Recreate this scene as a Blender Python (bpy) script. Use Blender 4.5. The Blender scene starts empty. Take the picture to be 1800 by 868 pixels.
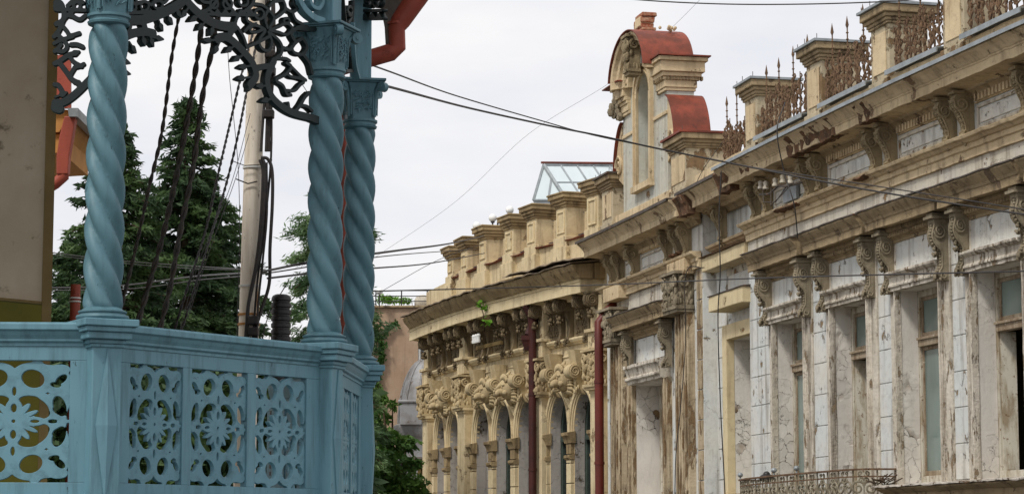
import bpy, bmesh, math, random
import numpy as np
from mathutils import Vector, Matrix, noise
random.seed(7)
R=math.radians
# ---------------------------------------------------------------- camera, sky, sun
F=4200.;CX=900.;CY=434.;EYE=3.2
TILT=math.atan(526/F);ct,st=math.cos(TILT),math.sin(TILT)
sc=bpy.context.scene
col=sc.collection
cam=bpy.data.cameras.new('camera');co=bpy.data.objects.new('camera',cam);col.objects.link(co)
co.location=(0,0,EYE);co.rotation_euler=(math.pi/2+TILT,0,0)
cam.sensor_width=36;cam.lens=36*F/1800;cam.clip_start=.1;cam.clip_end=3000
sc.camera=co
SUN_EL,SUN_AZ=R(52),R(-142)      # azimuth from +Y, clockwise
w=bpy.data.worlds.new('World');sc.world=w;w.use_nodes=True
nt=w.node_tree;nt.nodes.clear()
out=nt.nodes.new('ShaderNodeOutputWorld');bg=nt.nodes.new('ShaderNodeBackground')
sky=nt.nodes.new('ShaderNodeTexSky');sky.sky_type='NISHITA';sky.sun_disc=False
sky.sun_elevation=SUN_EL;sky.sun_rotation=SUN_AZ
# overcast: a cloud deck over most of the Nishita sky
tc=nt.nodes.new('ShaderNodeTexCoord')
nz=nt.nodes.new('ShaderNodeTexNoise');nz.inputs['Scale'].default_value=7;nz.inputs['Detail'].default_value=6;nz.inputs['Roughness'].default_value=.5
mp=nt.nodes.new('ShaderNodeMapping');mp.inputs['Scale'].default_value=(1,1,3.2)
cr=nt.nodes.new('ShaderNodeValToRGB')
cr.color_ramp.elements[0].position=.36;cr.color_ramp.elements[0].color=(7.45,7.5,7.95,1)
cr.color_ramp.elements[1].position=.64;cr.color_ramp.elements[1].color=(8.8,8.65,8.65,1)
mx=nt.nodes.new('ShaderNodeMix');mx.data_type='RGBA';mx.inputs[0].default_value=.93
L=nt.links.new
L(tc.outputs['Generated'],mp.inputs[0]);L(mp.outputs[0],nz.inputs['Vector']);L(nz.outputs[0],cr.inputs[0])
L(sky.outputs[0],mx.inputs[6]);L(cr.outputs[0],mx.inputs[7]);L(mx.outputs[2],bg.inputs[0])
bg.inputs[1].default_value=.072;L(bg.outputs[0],out.inputs[0])
sl=bpy.data.lights.new('sun','SUN');sl.energy=1.5;sl.angle=R(10);sl.color=(1,.965,.91)
so=bpy.data.objects.new('sun',sl);col.objects.link(so)
d=Vector((math.sin(SUN_AZ)*math.cos(SUN_EL),math.cos(SUN_AZ)*math.cos(SUN_EL),math.sin(SUN_EL)))
so.rotation_euler=d.to_track_quat('Z','Y').to_euler();so.location=(0,0,60)
sc.view_settings.view_transform='Standard';sc.view_settings.look='None';sc.view_settings.exposure=0.66;sc.view_settings.gamma=1
# ---------------------------------------------------------------- projection helpers
def ray(px,py):
    u=(px-CX)/F; v=-(py-CY)/F
    return (u, ct-v*st, st+v*ct)
def atY(px,py,Y):
    r=ray(px,py);t=Y/r[1];return Vector((r[0]*t,Y,EYE+r[2]*t))
# ---------------------------------------------------------------- mesh builder
class MB:
    def __init__(s): s.v=[];s.f=[]
    def add(s,vs,fs):
        b=len(s.v);s.v+= [tuple(p) for p in vs];s.f+=[tuple(b+i for i in f) for f in fs];return b
    def hexa(s,p):   # 8 pts: bottom 4 ccw, top 4
        s.add(p,[(0,3,2,1),(4,5,6,7),(0,1,5,4),(1,2,6,5),(2,3,7,6),(3,0,4,7)])
    def box(s,x0,x1,y0,y1,z0,z1):
        s.hexa([(x0,y0,z0),(x1,y0,z0),(x1,y1,z0),(x0,y1,z0),(x0,y0,z1),(x1,y0,z1),(x1,y1,z1),(x0,y1,z1)])
    def tube(s,pts,r,n=8,cap=True):
        pts=[Vector(p) for p in pts]
        rs=r if isinstance(r,(list,tuple)) else [r]*len(pts)
        up=None;rings=[]
        for i,p in enumerate(pts):
            t=(pts[min(i+1,len(pts)-1)]-pts[max(i-1,0)])
            if t.length<1e-9:t=Vector((0,0,1))
            t.normalize()
            if up is None:
                up=Vector((0,0,1)) if abs(t.z)<.9 else Vector((1,0,0))
            a=(up-t*up.dot(t)).normalized();b=t.cross(a);up=a
            rings.append([p+(a*math.cos(2*math.pi*k/n)+b*math.sin(2*math.pi*k/n))*rs[i] for k in range(n)])
        s.loft(rings,cap)
    def loft(s,rings,cap=True,closed=True):
        n=len(rings[0]);b=len(s.v)
        for r in rings:s.v+=[tuple(p) for p in r]
        for i in range(len(rings)-1):
            for k in range(n if closed else n-1):
                k2=(k+1)%n;a=b+i*n
                s.f.append((a+k,a+k2,a+n+k2,a+n+k))
        if cap:
            s.f.append(tuple(b+k for k in range(n))[::-1]);s.f.append(tuple(b+(len(rings)-1)*n+k for k in range(n)))
    def lathe(s,prof,c=(0,0),n=24):  # prof (r,z)
        s.loft([[(c[0]+r*math.cos(2*math.pi*k/n),c[1]+r*math.sin(2*math.pi*k/n),z) for k in range(n)] for r,z in prof])
    def ball(s,c,r,n=8,m=6,sc=(1,1,1)):
        rings=[]
        for i in range(m+1):
            a=math.pi*i/m; rr=max(math.sin(a),.02)*r
            rings.append([(c[0]+rr*sc[0]*math.cos(2*math.pi*k/n),c[1]+rr*sc[1]*math.sin(2*math.pi*k/n),c[2]-math.cos(a)*r*sc[2]) for k in range(n)])
        s.loft(rings)
    def prism(s,poly,f0,f1):  # poly 2d, mapped by f0/f1 to 3d
        n=len(poly);a=[f0(*p) for p in poly];b=[f1(*p) for p in poly]
        s.loft([a,b])
    def spiral(s,c,ax,ay,R0,turns,r,a0=0,dirn=1,n=6,end=.12):
        ax,ay,c=Vector(ax),Vector(ay),Vector(c);pts=[];rr=[]
        N=int(turns*14)+2
        for i in range(N):
            t=i/(N-1);a=a0+dirn*2*math.pi*turns*t;q=R0*(1-t*(1-end))
            pts.append(c+ax*math.cos(a)*q+ay*math.sin(a)*q);rr.append(r*(1-.35*t))
        s.tube(pts,rr,n)
    def jitter(s,amp,sc=3.,seed=0):
        o=Vector((seed*7.3,seed*3.1,0))
        s.v=[tuple(Vector(p)+noise.noise_vector(Vector(p)*sc+o)*amp) for p in s.v]
        return s
ROOT=None
def setp(o,label=None,cat=None,group=None,kind=None):
    if label:o['label']=label
    if cat:o['category']=cat
    if group:o['group']=group
    if kind:o['kind']=kind
def build(name,mb,mat,parent=None,smooth=False,bevel=0,label=None,cat=None,group=None,kind=None,local=False):
    me=bpy.data.meshes.new(name);me.from_pydata(mb.v,[],mb.f);me.update()
    bm=bmesh.new();bm.from_mesh(me);bmesh.ops.recalc_face_normals(bm,faces=bm.faces);bm.to_mesh(me);bm.free()
    if smooth:
        me.shade_smooth()
        if smooth!='all':
            try: me.set_sharp_from_angle(angle=R(38))
            except Exception: pass
    me.materials.append(mat)
    o=bpy.data.objects.new(name,me);col.objects.link(o)
    if parent:
        o.parent=parent
        if not local:o.matrix_parent_inverse=worldm(parent).inverted()
    if bevel:
        m=o.modifiers.new('bevel','BEVEL');m.width=bevel;m.segments=2;m.limit_method='ANGLE';m.angle_limit=R(40)
    setp(o,label,cat,group,kind);return o
def worldm(o):
    M=Matrix.Translation(o.location)@o.rotation_euler.to_matrix().to_4x4()@Matrix.Diagonal(Vector(o.scale).to_4d())
    if o.parent:M=worldm(o.parent)@o.matrix_parent_inverse@M
    return M
def thing(name,label,cat,loc=(0,0,0),group=None):
    o=bpy.data.objects.new(name,None);col.objects.link(o);o.location=loc;o.empty_display_size=.3
    setp(o,label,cat,group);return o
def place(src,M,parent):
    """copy of part src (and its sub-parts) put at world matrix M under parent"""
    c=src.copy();col.objects.link(c);c.parent=parent;c.matrix_parent_inverse=worldm(parent).inverted() if parent else Matrix()
    loc,rot,scl=M.decompose();c.location=loc;c.rotation_euler=rot.to_euler();c.scale=scl
    for ch in list(src.children):
        d=ch.copy();col.objects.link(d);d.parent=c
    return c
PROTO=[]
def proto(name,mb,mat,**k):
    o=build(name,mb,mat,**k);PROTO.append(o);return o
def drop_protos():
    for o in PROTO:
        for ch in list(o.children):bpy.data.objects.remove(ch)
        bpy.data.objects.remove(o)
# ---------------------------------------------------------------- marching squares for fretwork
def contours(Fd,xs,ys,lv=0.):
    """closed loops around Fd>lv (grid must be padded with negatives)"""
    ny,nx=Fd.shape;segs={}
    S=(Fd>lv)
    def ex(i,j,h):
        if h: a,b=Fd[j,i],Fd[j,i+1];t=(lv-a)/(b-a);return (xs[i]+(xs[i+1]-xs[i])*t,ys[j])
        a,b=Fd[j,i],Fd[j+1,i];t=(lv-a)/(b-a);return (xs[i],ys[j]+(ys[j+1]-ys[j])*t)
    pts={}
    code=S[:-1,:-1]*1+S[:-1,1:]*2+S[1:,1:]*4+S[1:,:-1]*8
    for j,i in zip(*np.nonzero((code>0)&(code<15))):
        c=code[j,i];B=(i,j,1);T=(i,j+1,1);Lf=(i,j,0);Rt=(i+1,j,0)
        tb={1:[(Lf,B)],2:[(B,Rt)],3:[(Lf,Rt)],4:[(Rt,T)],5:[(Lf,B),(Rt,T)],6:[(B,T)],7:[(Lf,T)],8:[(T,Lf)],9:[(T,B)],10:[(B,Rt),(T,Lf)],11:[(T,Rt)],12:[(Rt,Lf)],13:[(Rt,B)],14:[(B,Lf)]}[int(c)]
        for a,b in tb: segs[a]=b
    loops=[]
    while segs:
        s0=next(iter(segs));lp=[];k=s0
        while k in segs:
            nk=segs.pop(k);lp.append(ex(*k));k=nk
        if len(lp)>5:loops.append(lp)
    return loops
def flat_solid(name,loops,thick,mat,parent,M,bev=.002,step=1):
    """2d filled curve with holes -> extruded mesh, local xy plane, placed by world matrix M"""
    cu=bpy.data.curves.new(name,'CURVE');cu.dimensions='2D';cu.fill_mode='BOTH';cu.extrude=thick/2;cu.bevel_depth=bev;cu.bevel_resolution=0
    for lp in loops:
        # light smoothing
        a=np.array(lp);a=(np.roll(a,1,0)+2*a+np.roll(a,-1,0))/4
        a=a[::step] if len(a)>12 else a
        sp=cu.splines.new('POLY');sp.points.add(len(a)-1)
        sp.points.foreach_set('co',np.c_[a,np.zeros(len(a)),np.ones(len(a))].ravel());sp.use_cyclic_u=True
    t=bpy.data.objects.new('tmp',cu);col.objects.link(t)
    dg=bpy.context.evaluated_depsgraph_get();me=bpy.data.meshes.new_from_object(t.evaluated_get(dg));me.name=name
    bpy.data.objects.remove(t);bpy.data.curves.remove(cu)
    me.materials.clear();me.materials.append(mat)
    o=bpy.data.objects.new(name,me);col.objects.link(o)
    if parent:o.parent=parent;o.matrix_parent_inverse=worldm(parent).inverted()
    loc,rot,scl=M.decompose();o.location=loc;o.rotation_euler=rot.to_euler();o.scale=scl
    return o
# ---------------------------------------------------------------- materials
class NT:
    def __init__(s,name,rough=.8,metal=0.,spec=.3):
        s.m=bpy.data.materials.new(name);s.m.use_nodes=True;s.t=s.m.node_tree
        s.b=s.t.nodes['Principled BSDF'];s.b.inputs['Roughness'].default_value=rough;s.b.inputs['Metallic'].default_value=metal
        s.b.inputs['Specular IOR Level'].default_value=spec
        s.tc=s.n('ShaderNodeTexCoord').outputs['Object']
        oi=s.n('ShaderNodeObjectInfo');v=s.n('ShaderNodeVectorMath');v.operation='MULTIPLY_ADD'
        s.l(oi.outputs['Random'],v.inputs[0]);v.inputs[1].default_value=(31,17,23);s.l(s.tc,v.inputs[2]);s.tc=v.outputs[0]
        s.bump=None
    def n(s,t):return s.t.nodes.new(t)
    def l(s,a,b):s.t.links.new(a,b)
    def noise(s,scale,detail=5,rough=.55,stretch=None,dist=0):
        n=s.n('ShaderNodeTexNoise');n.inputs['Scale'].default_value=scale;n.inputs['Detail'].default_value=detail
        n.inputs['Roughness'].default_value=rough;n.inputs['Distortion'].default_value=dist
        if stretch:
            m=s.n('ShaderNodeMapping');m.inputs['Scale'].default_value=stretch;s.l(s.tc,m.inputs[0]);s.l(m.outputs[0],n.inputs['Vector'])
        else:s.l(s.tc,n.inputs['Vector'])
        return n.outputs[0]
    def ramp(s,x,a,b,ca=0.,cb=1.):
        n=s.n('ShaderNodeMapRange');s.l(x,n.inputs[0]);n.inputs[1].default_value=a;n.inputs[2].default_value=b;n.inputs[3].default_value=ca;n.inputs[4].default_value=cb
        return n.outputs[0]
    def mul(s,a,b,op='MULTIPLY'):
        n=s.n('ShaderNodeMath');n.operation=op
        for i,x in enumerate((a,b)):
            if isinstance(x,(int,float)):n.inputs[i].default_value=x
            else:s.l(x,n.inputs[i])
        return n.outputs[0]
    def mix(s,f,a,b,bt='MIX'):
        n=s.n('ShaderNodeMix');n.data_type='RGBA';n.blend_type=bt
        for i,x in ((0,f),(6,a),(7,b)):
            if isinstance(x,(int,float)):n.inputs[i].default_value=x
            elif isinstance(x,tuple):n.inputs[i].default_value=(*x,1) if len(x)==3 else x
            else:s.l(x,n.inputs[i])
        return n.outputs[2]
    def cracks(s,scale,w=.02,dist=.3):
        v=s.n('ShaderNodeTexVoronoi');v.feature='DISTANCE_TO_EDGE';v.inputs['Scale'].default_value=scale
        n=s.n('ShaderNodeTexNoise');n.inputs['Scale'].default_value=scale*1.3;n.inputs['Detail'].default_value=4;s.l(s.tc,n.inputs['Vector'])
        m=s.n('ShaderNodeVectorMath');m.operation='MULTIPLY_ADD';n.inputs['Roughness'].default_value=.7
        s.l(n.outputs['Color'],m.inputs[0]);m.inputs[1].default_value=(.9/scale,)*3;s.l(s.tc,m.inputs[2]);s.l(m.outputs[0],v.inputs['Vector'])
        wv=s.noise(scale*1.1,3);q=s.mul(v.outputs[0],s.ramp(wv,.35,.65,3.5,.8))
        s.wcoord=m.outputs[0]
        return s.ramp(q,0,w,1,0)
    def bmp(s,h,strength=.5,dist=.02):
        b=s.n('ShaderNodeBump');b.inputs['Strength'].default_value=strength;b.inputs['Distance'].default_value=dist
        s.l(h,b.inputs['Height'])
        if s.bump is not None:s.l(s.bump,b.inputs['Normal'])
        s.bump=b.outputs[0];return s
    def done(s,c):
        if isinstance(c,tuple):s.b.inputs['Base Color'].default_value=(*c,1)
        else:s.l(c,s.b.inputs['Base Color'])
        if s.bump is not None:s.l(s.bump,s.b.inputs['Normal'])
        return s.m
def sr(r,g,b):
    f=lambda c:((c/255+.055)/1.055)**2.4 if c>10 else c/255/12.92
    return (f(r),f(g),f(b))
def stucco(name,base,base2,dirt,peelc,peel=.5,peelscale=1.6,streak=.5,crack=.5,crackscale=2.2,grain=1.,crackmask=(.45,.6),vstretch=1.,rough=.88):
    """weathered plaster: two tints, rain streaks, soot specks, flaked patches with lifted edges, hairline cracks"""
    m=NT(name,rough,0,.15)
    c=m.mix(m.ramp(m.noise(1.1,6,.6),.35,.68),base,base2)
    c=m.mix(m.ramp(m.noise(9,6,.7),.5,.8,0,.35),c,dirt)
    st_=m.mul(m.ramp(m.noise(2.6,6,.65,(2.2,2.2,.16)),.5,.74),streak)
    c=m.mix(st_,c,dirt)
    sp=m.ramp(m.noise(26,4,.75),.66,.78,0,.6*streak)
    c=m.mix(sp,c,tuple(x*.35 for x in dirt))
    # flaked patches
    pn=m.noise(peelscale,9,.68,(1,1,1/vstretch),.25)
    pm=m.ramp(pn,peel,peel+.018)
    pc=m.mix(m.ramp(m.noise(14,5,.7),.35,.7),peelc,tuple(x*.68 for x in peelc))
    rim=m.ramp(pn,peel-.03,peel,0,.5)
    c=m.mix(rim,c,tuple(min(1,x*1.2) for x in base))
    c=m.mix(pm,c,pc)
    m.bmp(m.ramp(pn,peel-.012,peel+.012,1,0),1.,.02)
    cm=m.mul(m.cracks(crackscale,.012),m.ramp(m.noise(.9,3),crackmask[0],crackmask[1]))
    cm=m.mul(cm,crack)
    c=m.mix(cm,c,(.03,.025,.02))
    m.bmp(m.mul(cm,-1.),.7,.02)
    m.bmp(m.noise(22,6,.7),.35*grain,.02)
    m.bmp(m.noise(3.5,5,.6),.3*grain,.05)
    return m.done(c)
M={}
M['blue_wall']=stucco('pale_blue_stucco',sr(204,208,206),sr(212,208,198),sr(104,92,76),sr(146,126,98),.615,3.2,.7,.4,1.6,.8)
M['white_band']=stucco('stained_white_plaster',sr(196,190,178),sr(205,196,176),sr(112,96,78),sr(140,112,80),.62,2.4,1.,.5,2,1.)
M['cream']=stucco('cream_moulding_plaster',sr(216,196,160),sr(192,170,136),sr(118,102,80),sr(136,112,88),.61,2.2,.75,.5,2.,1.3)
M['ochre_trim']=stucco('yellow_ochre_plaster',sr(216,200,162),sr(206,188,150),sr(128,104,76),sr(150,118,80),.66,2,.5,.5,1.6,.7)
M['stone_grey']=stucco('grey_beige_moulding',sr(168,148,116),sr(142,125,98),sr(66,54,42),sr(122,104,84),.61,3.4,.85,.5,3,1.6)
M['flake']=stucco('flaking_lime_render',sr(216,208,194),sr(192,182,164),sr(92,78,62),sr(146,128,104),.575,8.5,1.1,.5,3.,2.4,vstretch=3.)
def reveal_mat(name,a,b,lo):
    m=NT(name,.9,0,.12)
    c=m.mix(m.ramp(m.noise(1.2,6,.6),.35,.68),a,b)
    c=m.mix(m.ramp(m.noise(5,6,.7,(2,2,.4)),.5,.78,0,.45),c,tuple(x*.6 for x in a))
    m1=m.cracks(4.8,.02);wc=m.wcoord
    msk=m.ramp(m.noise(.8,4,.6),lo,lo+.14)
    v=m.n('ShaderNodeTexVoronoi');v.inputs['Scale'].default_value=4.8;m.l(wc,v.inputs['Vector'])
    sp=m.n('ShaderNodeSeparateColor');m.l(v.outputs['Color'],sp.inputs[0])
    gone=m.mul(m.ramp(m.mul(sp.outputs[0],m.ramp(m.noise(.9,3,.5),.4,.62,.55,1.12)),.80,.82),msk)
    ln=m.mul(m1,msk)
    fine=m.mul(m.cracks(9,.02),m.mul(m.ramp(m.noise(1.6,4),.5,.6),.6))
    c=m.mix(m.mul(sp.outputs[1],m.mul(msk,.22)),c,sr(150,140,126))
    c=m.mix(fine,c,sr(96,84,70))
    c=m.mix(gone,c,m.mix(m.ramp(m.noise(7,5,.7),.4,.65),sr(104,90,74),sr(150,120,84)))
    c=m.mix(m.mul(ln,.75),c,sr(84,72,60))
    h=m.mul(m.mul(gone,-1.),m.mul(ln,-.8),'ADD');h=m.mul(h,m.mul(sp.outputs[2],m.mul(msk,.5)),'ADD')
    m.bmp(h,1.,.04);m.bmp(m.noise(20,6,.7),.4,.02);return m.done(c)
M['flake_brown']=stucco('brown_streaked_render',sr(198,182,154),sr(166,146,116),sr(84,68,50),sr(134,110,82),.53,6.,1.2,.6,3.,2.6,vstretch=4.)
M['reveal']=reveal_mat('plated_reveal_plaster',sr(224,219,210),sr(208,202,192),.49)
M['yellow']=stucco('yellow_stucco',sr(216,199,162),sr(196,177,140),sr(104,84,60),sr(150,128,98),.62,1.8,.7,.6,1.6,1.)
M['yellow_dark']=stucco('sooty_yellow_moulding',sr(172,150,112),sr(134,116,88),sr(74,62,46),sr(134,114,88),.62,2.8,.9,.4,2.5,1.5)
M['ornament']=stucco('weathered_cast_ornament',sr(166,150,120),sr(138,124,98),sr(66,56,42),sr(120,102,78),.66,4,.8,.2,5,1.8)
M['orn_grey']=stucco('weathered_grey_ornament',sr(156,144,122),sr(128,118,98),sr(62,54,44),sr(104,90,70),.66,4,.8,.2,5,1.8)
M['pink']=stucco('pink_brown_render',sr(172,148,126),sr(160,134,110),sr(120,98,80),sr(140,110,84),.68,.8,.5,.3,1,.6)
def soot(name,a,b,rough,metal=0,scale=6,bump=.2,spec=.4,c3=None,pos=(.4,.65),stretch=None):
    m=NT(name,rough,metal,spec)
    c=m.mix(m.ramp(m.noise(scale,6,.65,stretch),*pos),a,b)
    if c3:c=m.mix(m.ramp(m.noise(scale*2.3,6,.7),.58,.66),c,c3)
    m.bmp(m.noise(scale*3,5,.6),bump,.01);return m.done(c)
def paint(name,a,b,dirt,chip):
    m=NT(name,.5,0,.35)
    c=m.mix(m.ramp(m.noise(2.2,4,.5),.3,.7),a,b)
    c=m.mix(m.ramp(m.noise(5,7,.7,(3,3,.3)),.48,.75,0,.7),c,dirt);c=m.mix(m.ramp(m.noise(1.1,5,.6),.5,.75,0,.35),c,tuple(min(1,x*1.5) for x in a))
    c=m.mix(m.ramp(m.noise(24,5,.7,(1,1,.3)),.66,.70,0,.85),c,chip)
    m.bmp(m.noise(60,3,.6,(3,3,.2)),.15,.004);return m.done(c)
M['blue']=paint('blue_painted_wood',sr(106,146,158),sr(94,134,147),sr(62,88,94),sr(44,60,62))
M['blue_col']=paint('teal_painted_turned_wood',sr(92,128,138),sr(78,112,122),sr(54,80,86),sr(40,58,62))
M['lace']=paint('shaded_dark_teal_fretwork',sr(24,36,36),sr(19,29,29),sr(14,20,20),sr(10,14,14))  # dark teal paint taken near-black: shade against the sky is in the colour
M['red_metal']=soot('red_painted_sheet',sr(160,76,58),sr(136,62,48),.55,0,3,.15,.35,sr(120,52,40))
M['roof_red']=soot('rust_red_roof_sheet',sr(138,68,50),sr(104,54,40),.6,0,2.6,.5,.3,sr(96,52,40),(.38,.6))
M['pipe_red']=soot('dark_red_downpipe_paint',sr(106,38,26),sr(76,28,20),.5,0,3,.2,.4,sr(80,26,18),(.35,.7),(1,1,.3))
M['zinc']=soot('zinc_flashing',sr(156,162,164),sr(128,134,136),.45,.35,4,.1)
M['darkmetal']=soot('dark_weathered_sheet',sr(90,82,74),sr(66,56,48),.6,.2,4,.2,.4,sr(110,72,48))
M['rust_iron']=soot('rusty_cast_iron',sr(122,98,76),sr(88,68,53),.85,.0,9,.4,.15,sr(70,54,44))
M['iron']=soot('grey_painted_wrought_iron',sr(150,142,122),sr(112,102,84),.6,.2,14,.3,.3,sr(120,76,48))
M['brick']=soot('old_red_brick',sr(150,84,62),sr(176,150,124),.9,0,10,.6,.1,sr(110,62,46))
M['cable']=soot('black_cable_sheath',sr(40,38,38),sr(56,50,46),.55,0,20,.1)
M['cable_brown']=soot('weathered_twisted_cable',sr(70,62,56),sr(44,40,38),.6,0,20,.2)
M['rubber']=soot('black_ribbed_plastic',sr(34,32,32),sr(50,46,44),.45,0,8,.1)
M['dome']=soot('old_zinc_dome',sr(150,150,150),sr(120,116,112),.55,.3,2.5,.2,.4,sr(104,88,76))
M['white']=soot('white_paint',sr(226,226,222),sr(206,206,200),.5,0,5,.05)
M['wood_white']=soot('flaking_white_window_paint',sr(196,190,174),sr(150,136,112),.6,0,7,.5,.3,sr(112,82,54),(.45,.6),(1,1,.25))
M['wood_brown']=soot('bare_weathered_window_wood',sr(160,146,124),sr(116,94,72),.7,0,8,.5,.2,sr(190,180,162),(.4,.65),(1,1,.3))
M['old_brick']=soot('exposed_brick_and_mortar',sr(112,84,64),sr(78,64,52),.95,0,7,.9,.1,sr(150,134,110))
M['old_tin']=soot('weathered_brown_tin',sr(150,134,112),sr(112,98,82),.65,0,5,.4,.2,sr(110,78,56))
M['wood_green']=soot('dark_green_window_paint',sr(62,74,66),sr(46,56,50),.6,0,9,.3)
M['house_wall']=soot('beige_painted_wall',sr(168,154,134),sr(156,142,120),.85,0,1.6,.35,.1,sr(108,96,78))
M['house_trim']=soot('brown_ochre_trim',sr(112,94,60),sr(98,82,52),.8,0,3,.15,.1)
M['olive']=soot('olive_painted_dado',sr(96,88,28),sr(84,78,26),.75,0,2,.1,.2)
M['ground']=soot('asphalt',sr(74,72,70),sr(88,86,82),.9,0,2,.4,.1)
M['paving']=soot('paving_stone',sr(130,126,118),sr(110,106,100),.9,0,3,.4,.1)
M['bark']=soot('bark',sr(84,70,56),sr(60,50,40),.95,0,6,.8,.1)
M['orange']=soot('orange_lit_soffit_boards',sr(196,140,72),sr(170,118,60),.7,0,3,.2)  # orange light on the eave's underside is put into this board colour
# concrete-rust pole
m=NT('weathered_steel_pole',.7,.1,.25)
c=m.mix(m.ramp(m.noise(2.5,6,.65,(6,6,.5)),.38,.62),sr(240,230,214),sr(214,202,182))
rs_=m.ramp(m.noise(3,7,.7,(4,4,.35)),.56,.68)
sepx=m.n('ShaderNodeSeparateXYZ');m.l(m.tc,sepx.inputs[0])
c=m.mix(rs_,c,sr(180,128,78));c=m.mix(m.ramp(m.noise(16,5,.75,(1,1,.5)),.6,.7,0,.8),c,sr(72,62,54))
m.bmp(m.noise(20,5,.7),.3,.01);M['pole']=m.done(c)
def glass(name,c1,c2):
    m=NT(name,.12,0,.8);c=m.mix(m.ramp(m.noise(1.2,3,.5,(1,1,.4)),.35,.65),c1,c2);m.bmp(m.noise(1.5,2),.05,.02);return m.done(c)
M['glass']=glass('curtain_reflection_glass',sr(128,144,138),sr(96,110,104))  # curtain tone with a bright reflection painted into the pane colour
M['glass_dark']=glass('dark_window_glass',sr(50,54,54),sr(34,36,38))
M['glass_roof']=glass('rooflight_glass',sr(214,224,226),sr(196,208,210))
M['lampglobe']=glass('opal_globe',sr(240,240,236),sr(230,230,226))
def leaf(name,a,b,c3):
    m=NT(name,.6,0,.3);g=m.n('ShaderNodeNewGeometry')
    c=m.mix(g.outputs['Random Per Island'],a,b)
    c=m.mix(m.ramp(m.noise(.9,3,.5),.45,.62),c,c3)
    m.b.inputs['Transmission Weight'].default_value=0
    m.done(c);tr=m.n('ShaderNodeBsdfTranslucent');m.l(c,tr.inputs[0]);ms=m.n('ShaderNodeMixShader');ms.inputs[0].default_value=.3
    o=m.t.nodes['Material Output'];m.l(m.b.outputs[0],ms.inputs[1]);m.l(tr.outputs[0],ms.inputs[2]);m.l(ms.outputs[0],o.inputs[0]);return m.m
M['fir']=leaf('fir_needles',sr(60,84,50),sr(42,62,40),sr(78,102,56))
M['orn_dark']=stucco('sooty_cast_ornament',sr(134,118,92),sr(98,86,66),sr(44,36,28),sr(100,84,60),.66,4,.9,.1,5,1.4)
M['cedar']=leaf('cedar_needles',sr(84,112,74),sr(64,92,60),sr(112,138,90))
M['leaf']=leaf('broad_leaves',sr(70,104,44),sr(52,84,36),sr(96,130,56))
M['sprout']=leaf('fresh_leaves',sr(110,160,50),sr(90,140,40),sr(130,176,66))
# ---------------------------------------------------------------- curved facade line
class Wall:
    def __init__(s,x0,y0,phis,ds=.05,L=30,back=8):
        def phi(t):
            if t<=phis[0][0]:return R(phis[0][1])
            for (a,pa),(b,pb) in zip(phis,phis[1:]):
                if t<=b:return R(pa+(pb-pa)*(t-a)/(b-a))
            return R(phis[-1][1])
        x,y,t=x0,y0,0;bk=[]
        for i in range(int(back/ds)):
            a=phi(t-ds/2);x+=math.sin(a)*ds;y-=math.cos(a)*ds;t-=ds;bk.append((t,x,y,phi(t)))
        bk.reverse();x,y,t=x0,y0,0;fw=[(t,x,y,phi(t))]
        while t<L:
            a=phi(t+ds/2);x-=math.sin(a)*ds;y+=math.cos(a)*ds;t+=ds;fw.append((t,x,y,phi(t)))
        s.t=bk+fw;s.ds=ds
    def at(s,t,out=0):
        i=(t-s.t[0][0])/s.ds;i0=max(0,min(len(s.t)-2,int(i)));f=i-i0;A,B=s.t[i0],s.t[i0+1]
        x=A[1]+(B[1]-A[1])*f;y=A[2]+(B[2]-A[2])*f;a=A[3]+(B[3]-A[3])*f
        return x-math.cos(a)*out,y-math.sin(a)*out,a
    def P(s,t,out,z):
        x,y,a=s.at(t,out);return (x,y,z)
    def M(s,t,out,z,sx=1.,sz=1.):
        """local frame: +X toward the near end of the wall, +Y into the wall, Z up"""
        x,y,a=s.at(t,out);return Matrix.Translation((x,y,z))@Matrix.Rotation(a-math.pi/2,4,'Z')@Matrix.Diagonal((sx,1,sz,1))
    def seg(s,s0,s1,step):
        n=max(1,int(math.ceil(abs(s1-s0)/step)));return [s0+(s1-s0)*i/n for i in range(n+1)]
    def sweep(s,mb,prof,s0,s1,step=.25,zo=0,oo=0):
        mb.loft([[s.P(t,o+oo,z+zo) for o,z in prof] for t in s.seg(s0,s1,step)])
    def box(s,mb,s0,s1,o0,o1,z0,z1,step=.6):
        s.sweep(mb,[(o0,z0),(o1,z0),(o1,z1),(o0,z1)],s0,s1,step)
    def sheet(s,mb,s0,s1,z0,z1,out=0,step=.4):
        n=[(s.P(t,out,z0),s.P(t,out,z1)) for t in s.seg(s0,s1,step)]
        for (a,b),(c,d) in zip(n,n[1:]):mb.add([a,c,d,b],[(0,1,2,3)])
    def hit(s,px,py,out=0):
        r=ray(px,py);k=r[0]/r[1];pv=None
        for t,*_ in s.t:
            x,y,a=s.at(t,out);g=x-k*y
            if pv and pv[0]*g<=0:
                f=pv[0]/(pv[0]-g);yy=pv[2]+(y-pv[2])*f;return pv[1]+s.ds*f,EYE+r[2]*yy/r[1]
            pv=(g,t,y)
M['gable_stucco']=stucco('pale_gable_plaster',sr(196,192,176),sr(184,186,178),sr(128,112,88),sr(146,122,92),.62,2.,.7,.6,2.,1.)
M['white_flaky']=stucco('flaked_white_capping',sr(206,200,190),sr(190,180,166),sr(120,100,80),sr(120,98,76),.56,5,.5,.6,5,1.5)
M['yellow_light']=stucco('pale_yellow_moulding',sr(222,205,166),sr(204,184,146),sr(124,102,74),sr(150,128,96),.66,2.4,.6,.4,2.4,1.)
M['yellow_orn']=stucco('yellow_cast_ornament',sr(200,181,142),sr(172,153,118),sr(116,98,74),sr(140,116,84),.7,4,.7,.1,5,1.2)
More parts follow.
